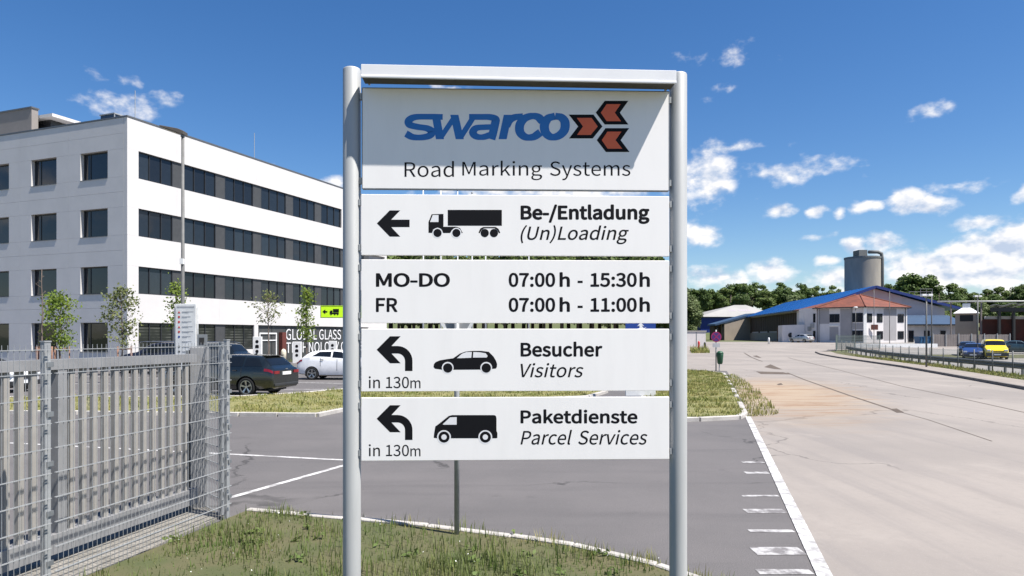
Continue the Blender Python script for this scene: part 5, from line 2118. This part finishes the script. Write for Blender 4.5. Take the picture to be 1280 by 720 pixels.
MB().prism([tuple(Vector(b2) + Vector((-.25, -.12))), tuple(Vector(b2) + Vector((.25, -.12))), tuple(Vector(b2) + Vector((.25, .1))), tuple(Vector(b2) + Vector((-.25, .1)))], 0, HH - .1).build('corner_strip', 'lampwhite', hs)
p = Vector(b2) + (Vector(c2) - Vector(b2)) * .22
MB().box(p.x - .8, p.x + .3, p.y - .6, p.y - .5, 2.1, 2.95).build('wall_board', 'rust', hs)
# low white wing between house and shed
wg = thing('white_wing', 'low white building wing with round opening between house and shed', 'building', (XA(1000, 122), 122, HZt), 0)
x0, x1, x2 = XA(979, 124) - wg.location.x, XA(1006, 122) - wg.location.x, A.x - .1 - wg.location.x
MB().prism([(x0, 2.4), (x1, 0), (x1 + 1.2, 6), (x0 + 1, 7)], -.1, [3.0, 3.1, 3.1, 3.0]).build('wall', 'house_white', wg)
MB().prism([(x1 + .05, .1), (x2, -2.6), (x2 + 1.5, 4), (x1 + 1.4, 6)], -.1, 5.9).build('tall_wall', 'house_white', wg)
q = Vector((x0 + (x1 - x0) * .38, 2.4 * .62 - .03))
MB().tube([(q.x, q.y + .02, 1.25), (q.x - .01, q.y - .05, 1.25)], .45, 16).build('round_opening', 'steel_black', wg)
for k in range(2):
    s = .35 + k * .25
    MB().box(x1 + (x2 - x1) * s - .3, x1 + (x2 - x1) * s + .3, -2.6 * s - .5, -2.6 * s - .05, 2.0 + .5 * k, 2.7 + .5 * k).build('air_unit', 'galv', wg)
for zz in (.5, 3.4):
    s = .72
    window(wg, (x1 + (x2 - x1) * s, .1 - 2.7 * s), (x1 + (x2 - x1) * (s + .18), .1 - 2.7 * (s + .18)), zz, zz + 1.5, (-2.7, -(x2 - x1)), mull=0)

# blue roofed warehouse: gable end near, ridge running away
vd = Vector((.136, .99))
near = 125.0
Lx, Rx, Kx = XA(1020, near), XA(1190, near), XA(1092, near)
wh = thing('blue_roof_warehouse', 'long warehouse with bright blue pitched roof and pale pink gable', 'building', (Kx, near, HZt), 0)
zl_, zr_, zk = 7.3 - HZt, 7.35 - HZt, 10.85 - HZt
LEN = 62.0
lx, rx = Lx - Kx, Rx - Kx
far = lambda x: (x + vd.x * LEN, vd.y * LEN)
gab = MB()
gab.add([(lx + .8, 0, -.2), (rx - 1.3, 0, -.2), (rx - 1.3, 0, zr_ - .35), (0, 0, zk - .3), (lx + .8, 0, zl_ + .0)] +
        [(far(lx + .8)[0], far(0)[1], -.2), (far(rx - 1.3)[0], far(0)[1], -.2), (far(rx - 1.3)[0], far(0)[1], zr_ - .35), (far(0)[0], far(0)[1], zk - .3), (far(lx + .8)[0], far(0)[1], zl_)],
        [(0, 1, 2, 3, 4), (9, 8, 7, 6, 5), (1, 6, 7, 2), (5, 0, 4, 9), (4, 3, 8, 9), (3, 2, 7, 8)])
gab.build('wall', 'gable_wall', wh)
ro = .5
roofm = MB()
for (xa, za, xb, zb) in ((lx - .5, zl_ - .15, 0, zk), (0, zk, rx + 1.2, zr_ - .42)):
    vs = []
    for (yy) in (-1.2, LEN):
        for (xx, zz) in ((xa, za), (xb, zb), (xb, zb - .28), (xa, za - .28)):
            vs.append((xx + vd.x * yy, vd.y * yy, zz + .1))
    roofm.add(vs, [(0, 1, 2, 3), (7, 6, 5, 4), (0, 4, 5, 1), (1, 5, 6, 2), (2, 6, 7, 3), (3, 7, 4, 0)])
    # standing seams
rfo = roofm.build('roof', 'blue_roof', wh)
for i in range(0, 32):
    yy = i * 2.0
    MB().bar((lx - .5 + vd.x * yy, vd.y * yy, zl_ - .02), (0 + vd.x * yy, vd.y * yy, zk + .13), .08, .07).build('seam', 'blue_roof', rfo)
tm = MB()
for (xa, za, xb, zb) in ((lx - .5, zl_ - .15, 0, zk), (0, zk, rx + 1.2, zr_ - .42)):
    tm.bar((xa - .163, -1.28, za - .08), (xb - .163, -1.28, zb - .08), .10, .45)
tm.build('fascia', 'blue_trim', wh)
# timber side facing the yard: boards and openings
n = 31
for i in range(n):
    yy = LEN * i / n + .15
    x = lx + .8 + vd.x * yy - .05
    x2 = lx + .8 + vd.x * (yy + LEN / n - .3) - .05
    y0_, y1_ = vd.y * yy, vd.y * (yy + LEN / n - .3)
    MB().prism([(x - .08, y0_), (x, y0_), (x2, y1_), (x2 - .08, y1_)], 2.2 if i % 5 else .0, zl_ - .5).build('board', 'wood_dark', wh)
MB().prism([(lx + .55 + vd.x * 0, 0), (lx + .74, 0), (lx + .74 + vd.x * LEN, vd.y * LEN), (lx + .55 + vd.x * LEN, vd.y * LEN)], 0, 1.9).build('plinth', 'concrete_wall', wh)
s0, s1 = 22, 31
MB().prism([(lx + .40 + vd.x * s0, vd.y * s0), (lx + .54 + vd.x * s0, vd.y * s0), (lx + .54 + vd.x * s1, vd.y * s1), (lx + .40 + vd.x * s1, vd.y * s1)], 0, 3.0).build('gate', 'door_brown', wh)
# roof platform
pf = MB()
x0, z0 = XA(1136, 126) - Kx, P(0, 368, 126).z - HZt
for i in range(5):
    pf.box(x0 + i * 1.05, x0 + i * 1.05 + .06, 1.0, 1.06, z0 - 1.6, z0 + (1.0 if i > 1 else .55))
pf.box(x0, x0 + 4.26, .99, 1.07, z0 - .25, z0 - .13).box(x0, x0 + 4.26, .985, 1.075, z0 + .45, z0 + .53).box(x0 + 2.1, x0 + 4.26, .98, 1.08, z0 + .95, z0 + 1.03)
pf.build('roof_platform', 'fence_wood', wh)

# lean-to with lit concrete wall at the far end of the warehouse
Yl = 186.0
lt = thing('lean_to_shed', 'lean to shed with beige concrete front and blue roof edge', 'building', (XA(920, Yl), Yl, zt(Yl)), R(6))
q0, q1, q2 = XA(893, Yl) - lt.location.x, XA(905, Yl) - lt.location.x, XA(940, Yl) - lt.location.x
zA, zB = P(0, 405, Yl).z - zt(Yl), P(0, 393, Yl).z - zt(Yl)
mb = MB().slab([(q1, -.3), (q2, -.3), (q2, zB - .3), (q1, zA + (zB - zA) * .36 - .3)], 0, 5.4)
mb.build('wall', 'concrete_wall', lt)
MB().slab([(q0, zA - .45), (q2 + .8, zB - .1), (q2 + .8, zB + .35), (q0, zA)], -.15, 5.5).build('roof', 'blue_slate', lt)
MB().slab([(q0 + .6, -.3), (q1 - .01, -.3), (q1 - .01, zA + .2), (q0 + .6, zA - .6)], 2.2, 5.3).build('open_bay', 'wood_dark', lt)
for k in range(3):
    MB().box(q0 + .6 + k * 1.5, q0 + .85 + k * 1.5, .2, .5, -.3, zA - .55 + k * .45).build('post', 'steel_black', lt)

# blue hall with pale roof further back
Yb = 205.0
bh_ = thing('blue_hall', 'dark blue hall with pale grey pitched roof at the foot of the wooded hill', 'building', (XA(918, Yb), Yb, zt(Yb)), 0)
bx0, bx1, bxk = [XA(p, Yb) - bh_.location.x for p in (876, 972, 936)]
ze = P(0, 396, Yb).z - zt(Yb)
zp = P(0, 380, Yb).z - zt(Yb)
MB().box(bx0, bx1, 0, 14, -2.0, ze - .01).build('wall', 'blue_wall', bh_)
for i in range(16):
    xx = bx0 + (bx1 - bx0) * (i + .5) / 16
    MB().box(xx - .04, xx + .04, -.06, -.004, -1.0, ze - .2).build('rib', 'blue_wall', bh_)
rmb = MB()
rmb.add([(bx0 - .8, -1.0, ze), (bx1 + 1, -1.0, ze), (bx1 + 1, 15, ze + .6), (bx0 - .8, 15, ze + .6), (bxk - 2, 7, zp), (bxk + 1.5, 7, zp)], [(0, 1, 5, 4), (1, 2, 5), (2, 3, 4, 5), (3, 0, 4), (3, 2, 1, 0)])
hr = rmb.build('roof', 'white_roof', bh_)
# faded marks across the roof
for i in range(9):
    if i == 3:
        continue
    xx = XA(915 + i * 3.1, Yb) - bh_.location.x
    sl = (zp - ze) / 8.0
    y0_, y1_ = 2.6, 3.9
    zz = lambda y: ze + (y + 1.0) * sl + .03
    MB().add([(xx, y0_, zz(y0_)), (xx + .5, y0_, zz(y0_)), (xx + .5, y1_, zz(y1_)), (xx, y1_, zz(y1_))], [(0, 1, 2, 3)]).build('faded_mark', 'faded', hr)

# annex with slate-blue roof right of the house
Ya = 118.0
an = thing('annex', 'low pale annex with slate blue roof and small dark windows', 'building', (XA(1168, Ya), Ya, HZt))
ax0, ax1 = XA(1130, Ya) - an.location.x, XA(1206, Ya) - an.location.x
ze = P(0, 406, Ya).z - HZt
zp = P(0, 394, Ya).z - HZt
MB().box(ax0, ax1, 0, 5.5, -.1, ze).build('wall', 'annex_wall', an)
MB().add([(ax0 - .2, -.5, ze - .05), (ax1 + .6, -.5, ze - .05), (ax1 + .6, 5.6, zp), (ax0 - .2, 5.6, zp), (ax0 - .2, -.5, ze + .12), (ax1 + .6, -.5, ze + .12), (ax1 + .6, 5.6, zp + .15), (ax0 - .2, 5.6, zp + .15)],
         [(3, 2, 1, 0), (4, 5, 6, 7), (0, 1, 5, 4), (1, 2, 6, 5), (2, 3, 7, 6), (3, 0, 4, 7)]).build('roof', 'blue_slate', an)
MB().box(ax0 - .2, ax1 + .6, -.62, -.505, ze - .12, ze + .06).build('gutter', 'frame_dark', an)
for p0, p1 in ((1135.5, 1142), (1155, 1162), (1175.5, 1182)):
    window(an, (XA(p0, Ya) - an.location.x, 0), (XA(p1, Ya) - an.location.x, 0), .7 if p0 > 1150 else .1, 2.0, (0, -1), mull=0 if p0 < 1150 else 1)

# silo behind the warehouse
Ysl = 172.0
sl = thing('silo', 'tall round grey concrete silo with dark rim and pipe behind the warehouse', 'silo', (XA(1078, Ysl), Ysl, zt(Ysl)))
rs = 20.5 * Ysl / F
zs = P(0, 324, Ysl).z - zt(Ysl)
MB().lathe([(rs, -.2), (rs, zs * .25), (rs, zs * .5), (rs, zs * .75), (rs, zs)], 48).build('shell', 'silo', sl, False)
for o in sl.children:
    smooth_by_angle(o, 40)
MB().lathe([(rs + .12, zs), (rs + .12, zs + .42), (rs - .2, zs + .45), (.1, zs + .47)], 40).build('rim', 'silo_cap', sl)
hx = XA(1078, Ysl - 2) - XA(1078, Ysl)
MB().box(hx - 1.0, hx + 1.0, -2.4, .6, zs - 1.6, zs + 2.0).build('top_hut', 'silo_cap', sl)
MB().tube([(.8, -1.4, zs + 1.6), (rs * .75, -1.4, zs + 1.6), (rs * .98, -1.4, zs + 1.2), (rs * 1.02, -1.4, zs - .2), (rs * 1.02, -1.4, 0)], .42, 10).build('pipe', 'silo_cap', sl, True)
# right edge: vented pavilion roof, black canopy, pipe bridge, fence, container
Yp = 112.0
pv_ = thing('vented_pavilion', 'small beige building with white hipped roof and square vent', 'building', (XA(1208, Yp), Yp, HZt), R(-33))
w = XA(1222, Yp) - XA(1208, Yp)
z0 = P(0, 391.5, Yp).z - HZt
z1 = P(0, 384.5, Yp).z - HZt
z2 = P(0, 379, Yp).z - HZt
MB().box(-w * .85, w * .8, 0, 3, -.1, z0 - .01).build('wall', 'concrete_wall', pv_)
MB().add([(-w, -.4, z0), (w, -.4, z0), (w, 3.4, z0), (-w, 3.4, z0), (-w * .33, 1.0, z1), (w * .33, 1.0, z1), (w * .33, 2.0, z1), (-w * .33, 2.0, z1)], [(3, 2, 1, 0), (0, 1, 5, 4), (1, 2, 6, 5), (2, 3, 7, 6), (3, 0, 4, 7), (4, 5, 6, 7)]).build('roof', 'lampwhite', pv_)
MB().box(-w * .30, w * .30, 1.1, 1.9, z1, z2).build('vent', 'lampwhite', pv_)
MB().box(-w * .5, w * .5, -.03, -.002, z0 - 1.3, z0 - .3).build('opening', 'steel_black', pv_)
Yc = 98.0
zc = zt(Yc)
cn = thing('steel_canopy', 'black open steel canopy with wavy roof over rusty red wall', 'canopy', (XA(1262, Yc), Yc, zc))
c0, c1 = XA(1238, Yc) - cn.location.x, XA(1330, Yc) - cn.location.x
for i in range(4):
    ya = -3.0 + i * 3
    mb = MB()
    pr = [(0, P(0, 382.5, Yc).z - zc), (3, P(0, 381.5, Yc).z - zc)]
    n = 20
    vs = []
    for j in range(n + 1):
        x = c0 + (c1 - c0) * j / n
        z = P(0, 383, Yc).z - zc + .13 * math.sin(j * 1.35 + i) + .04 * (j)
        k0, k1 = .70 * ya, .70 * (ya + 2.95)
        vs += [(x + k0, ya, z), (x + k1, ya + 2.95, z + .1), (x + k1, ya + 2.95, z + .02), (x + k0, ya, z - .08)]
    fs = []
    for j in range(n):
        for k in range(4):
            fs.append((4 * j + k, 4 * j + (k + 1) % 4, 4 * j + 4 + (k + 1) % 4, 4 * j + 4 + k))
    mb.add(vs, fs).build('roof_sheet', 'canopy_top', cn)
for (ya, dz) in ((-2.6, .0), (8.6, .3)):
    kx = .70 * ya
    MB().box(c0 + .2 + kx, c1 + kx, ya, ya + .3, P(0, 390, Yc).z - zc + dz, P(0, 385.4, Yc).z - zc + dz).build('girder', 'steel_black', cn)
    for px in (1250, 1268, 1290, 1312):
        x = XA(px, Yc) - cn.location.x + kx
        MB().box(x - .13, x + .13, ya + .02, ya + .28, -.1, P(0, 390, Yc).z - zc + dz - .01).build('column', 'steel_black', cn)
MB().box(XA(1226, Yc + 9.2) - cn.location.x, c1 + 7, 9.2, 9.5, -.1, P(0, 397, Yc).z - zc).build('rear_wall', 'rust', cn)
MB().box(XA(1230, Yc + 9.2) - cn.location.x, c1 + 7, 9.0, 9.19, P(0, 397, Yc).z - zc + .01, P(0, 393, Yc).z - zc).build('wall_coping', 'annex_wall', cn)
pb = thing('pipe_bridge', 'thin pale pipe running level above the yard on steel supports', 'pipe', (XA(1230, 104), 104, zt(104)))
zq = P(0, 377, 104).z - zt(104)
MB().tube([(XA(1172, 104) - pb.location.x, 0, zq), (XA(1345, 104) - pb.location.x, 0, zq + .1)], .12, 10).build('pipe', 'pipe', pb, True)
for px in (1190, 1228, 1300, 1340):
    x = XA(px, 104) - pb.location.x
    MB().box(x - .09, x + .09, .18, .34, -.1, zq + .1).build('support', 'fence_wood', pb)
bf = thing('board_fence', 'grey brown board fence in front of the annex', 'fence', (XA(1195, 95), 95, zt(95)))
n = 30
b0, b1 = XA(1166, 95) - bf.location.x, XA(1262, 95) - bf.location.x
for i in range(n):
    x = b0 + (b1 - b0) * i / n
    MB().box(x + .008, x + (b1 - b0) / n - .008, -.02, .02, .0, 1.62 + random.uniform(-.02, .02)).build('board', 'fence_wood', bf)
for i in range(7):
    x = b0 + (b1 - b0) * i / 6
    MB().box(x - .05, x + .05, -.12, -.022, -.1, 1.75).build('post', 'galv', bf)
ct = thing('blue_container', 'blue waste container with ribbed sides beside the board fence', 'container', (XA(1156, 98), 98, zt(98)))
MB().add([(-1.0, -.6, .1), (.9, -.6, .1), (.9, .6, .1), (-1.0, .6, .1), (-1.15, -.7, 1.2), (1.05, -.7, 1.2), (1.05, .7, 1.2), (-1.15, .7, 1.2)], [(3, 2, 1, 0), (4, 5, 6, 7), (0, 1, 5, 4), (1, 2, 6, 5), (2, 3, 7, 6), (3, 0, 4, 7)]).build('tub', 'container', ct)
for i in range(5):
    MB().box(-.95 + i * .45, -.87 + i * .45, -.78, -.70, .15, 1.15).build('rib', 'container', ct)
MB().box(-1.2, 1.1, -.76, .74, 1.202, 1.28).build('lid', 'container', ct)
for sx in (-.7, .6):
    MB().tube([(sx, -.5, .06), (sx, .5, .06)], .09, 10).build('wheel', 'tyre', ct)

# ------------------------------------------------------------------ wooded hill


def forest_tree(seed, leaf, h=13.0, r=4.6, n_clump=60, per=165):
    rnd = np.random.default_rng(seed)
    cl = []
    # a few overlapping lobes of uneven size make the crown
    lobes = [(np.array([0, 0, h * .62]), r * .62, h * .36)]
    for k in range(6):
        a_ = rnd.uniform(0, 6.28)
        lobes.append((np.array([math.cos(a_) * r * rnd.uniform(.35, .75), math.sin(a_) * r * rnd.uniform(.35, .75), h * rnd.uniform(.36, .78)]), r * rnd.uniform(.30, .52), h * rnd.uniform(.13, .22)))
    while len(cl) < n_clump:
        c_, rr_, hh_ = lobes[rnd.integers(len(lobes))]
        d = rnd.normal(size=3)
        d /= np.linalg.norm(d)
        u = rnd.random() ** .35
        p = c_ + np.array([d[0] * rr_ * u, d[1] * rr_ * u, d[2] * hh_ * u])
        if p[2] < h * .16:
            continue
        cl.append(p)
    cs, nr = [], []
    for p in cl:
        k = int(per * rnd.uniform(.6, 1.3))
        q = rnd.normal(size=(k, 3))
        q /= np.linalg.norm(q, axis=1)[:, None]
        rad = rnd.uniform(.8, 1.9)
        cs.append(p + q * rad * (rnd.random((k, 1)) ** .3) * np.array([1, 1, .75]))
        nr.append(q)
    cs = np.vstack(cs)
    nr = np.vstack(nr)
    v = quads(cs, rnd.uniform(.20, .42, len(cs)), 1.2, nr * 1.3 + np.array([0, 0, .5]))
    me = quad_mesh('crown', v)
    me.materials.append(M[leaf])
    tr = MB()
    tr.tube([(0, 0, -.5), (.1, 0, h * .3), (0, .1, h * .75)], [.32, .24, .08], 7)
    for k in range(5):
        a = rnd.uniform(0, 6.28)
        tr.tube([(0, 0, h * .3 + k * .6), (r * .5 * math.cos(a), r * .5 * math.sin(a), h * .55 + k * .5)], [.12, .04], 5)
    tm_ = tr.mesh('trunk', True)
    tm_.materials.append(M['bark_dark'])
    return me, tm_


KINDS = [forest_tree(101, 'leaf_a'), forest_tree(102, 'leaf_b', r=4.9), forest_tree(103, 'leaf_c', r=4.2), forest_tree(104, 'leaf_d', r=5.0), forest_tree(105, 'leaf_b', r=4.0), forest_tree(106, 'leaf_a', r=5.2)]


def plant_tree(x, y, z, h, k, label, group, wide=1.0):
    o = thing('forest_tree', label, 'tree', (x, y, z), random.uniform(0, 6.28), group)
    s = h / 13.0
    o.scale = (s * wide, s * wide, s)
    link('crown', KINDS[k][0], None, o)
    link('trunk', KINDS[k][1], None, o)
    return o


PROF = [(840, 346), (862, 353), (900, 351), (930, 349), (960, 354), (990, 348), (1010, 351), (1050, 356), (1075, 352), (1104, 350), (1122, 350), (1143, 341), (1162, 350), (1185, 348), (1200, 355), (1220, 354), (1250, 349), (1285, 352), (1340, 352)]
ptop = lambda px: float(np.interp(px, [a for a, b in PROF], [b for a, b in PROF]))
TONE = {0: 'mid green', 1: 'fresh green', 2: 'pale olive', 3: 'dark green', 4: 'slim fresh green', 5: 'wide mid green'}
AT = [(905, 'beside the blue hall'), (975, 'behind the blue hall'), (1056, 'left of the silo'), (1108, 'behind the silo'), (1180, 'right of the silo'), (1236, 'behind the vented pavilion'), (9999, 'behind the steel canopy')]
WHERE = {246: 'on the crest of the wooded hill', 228: 'half way up the wooded hill', 212: 'at the foot of the wooded hill'}
GRPT = 'trees of the wooded hill'
px = 838
while px < 1345:
    for (Y, dy, hh) in ((246, 0, 13.5), (228, 7, 13.0), (212, 18, 12.5)):
        p = px + random.uniform(-6, 6) + (9 if Y == 228 else 0)
        if Y == 212 and 868 < p < 985:      # the blue hall stands here
            continue
        yy = ptop(p) + dy + random.uniform(-3.0, 6.5)
        Yt = Y + random.uniform(-4, 4)
        top = P(p, yy, Yt).z
        z = zt(Yt) - .05
        k = random.choice([0, 0, 1, 1, 3, 3, 5, 4] if dy < 18 else [1, 1, 2, 4, 2, 0])
        plant_tree(XA(p, Yt), Yt, z, max(8, top - z), k, '%s tree %s %s' % (TONE[k], WHERE[Y], next(b for a, b in AT if p < a)), GRPT, random.uniform(.85, 1.3))
    px += 23
# one large round tree that overtops the wood, right of the silo
p = P(1144, 335, 236)
plant_tree(p.x, 236, zt(236), p.z - zt(236), 0, 'large round dark green tree overtopping the wood right of the silo', 'tall trees of the wood', 1.15)
# a taller belt of trees nearer, behind the sign
px = 494
while px < 812:
    for (Y, top_) in ((150, 293), (143, 304), (136, 326)):
        p = px + random.uniform(-6, 6) + (11 if Y == 143 else 0)
        if p > 797:
            p = 797
        t_ = top_ + random.uniform(-4, 6)
        z = zt(Y)
        k_ = random.choice([1, 2, 1, 4, 0])
        plant_tree(XA(p, Y), Y, z, P(p, t_, Y).z - z, k_, '%s tall tree in the belt behind the %s' % (TONE[k_], 'flagpoles' if p < 665 else 'blue headed direction board' if p > 745 else 'lettering of the big sign'), 'tall trees behind the sign', random.uniform(.8, .95))
    px += 23
for (px, Y, ty) in ((832, 165, 345), (846, 170, 352), (858, 160, 372)):
    z = zt(Y)
    plant_tree(XA(px, Y), Y, z, P(px, ty, Y).z - z, 2, 'pale green tree beside the blue hall at the edge of the sign', 'trees beside the blue hall', .9)
# trees elsewhere round the site (edges of the picture)
for i in range(14):
    X = -150 + i * 11 + random.uniform(-3, 3)
    Y = 150 + random.uniform(-10, 14)
    if X > -30:
        continue
    plant_tree(X, Y, zt(Y), random.uniform(11, 14), random.choice([0, 1, 4]), 'green tree in the row far behind the office block', 'trees behind the office')
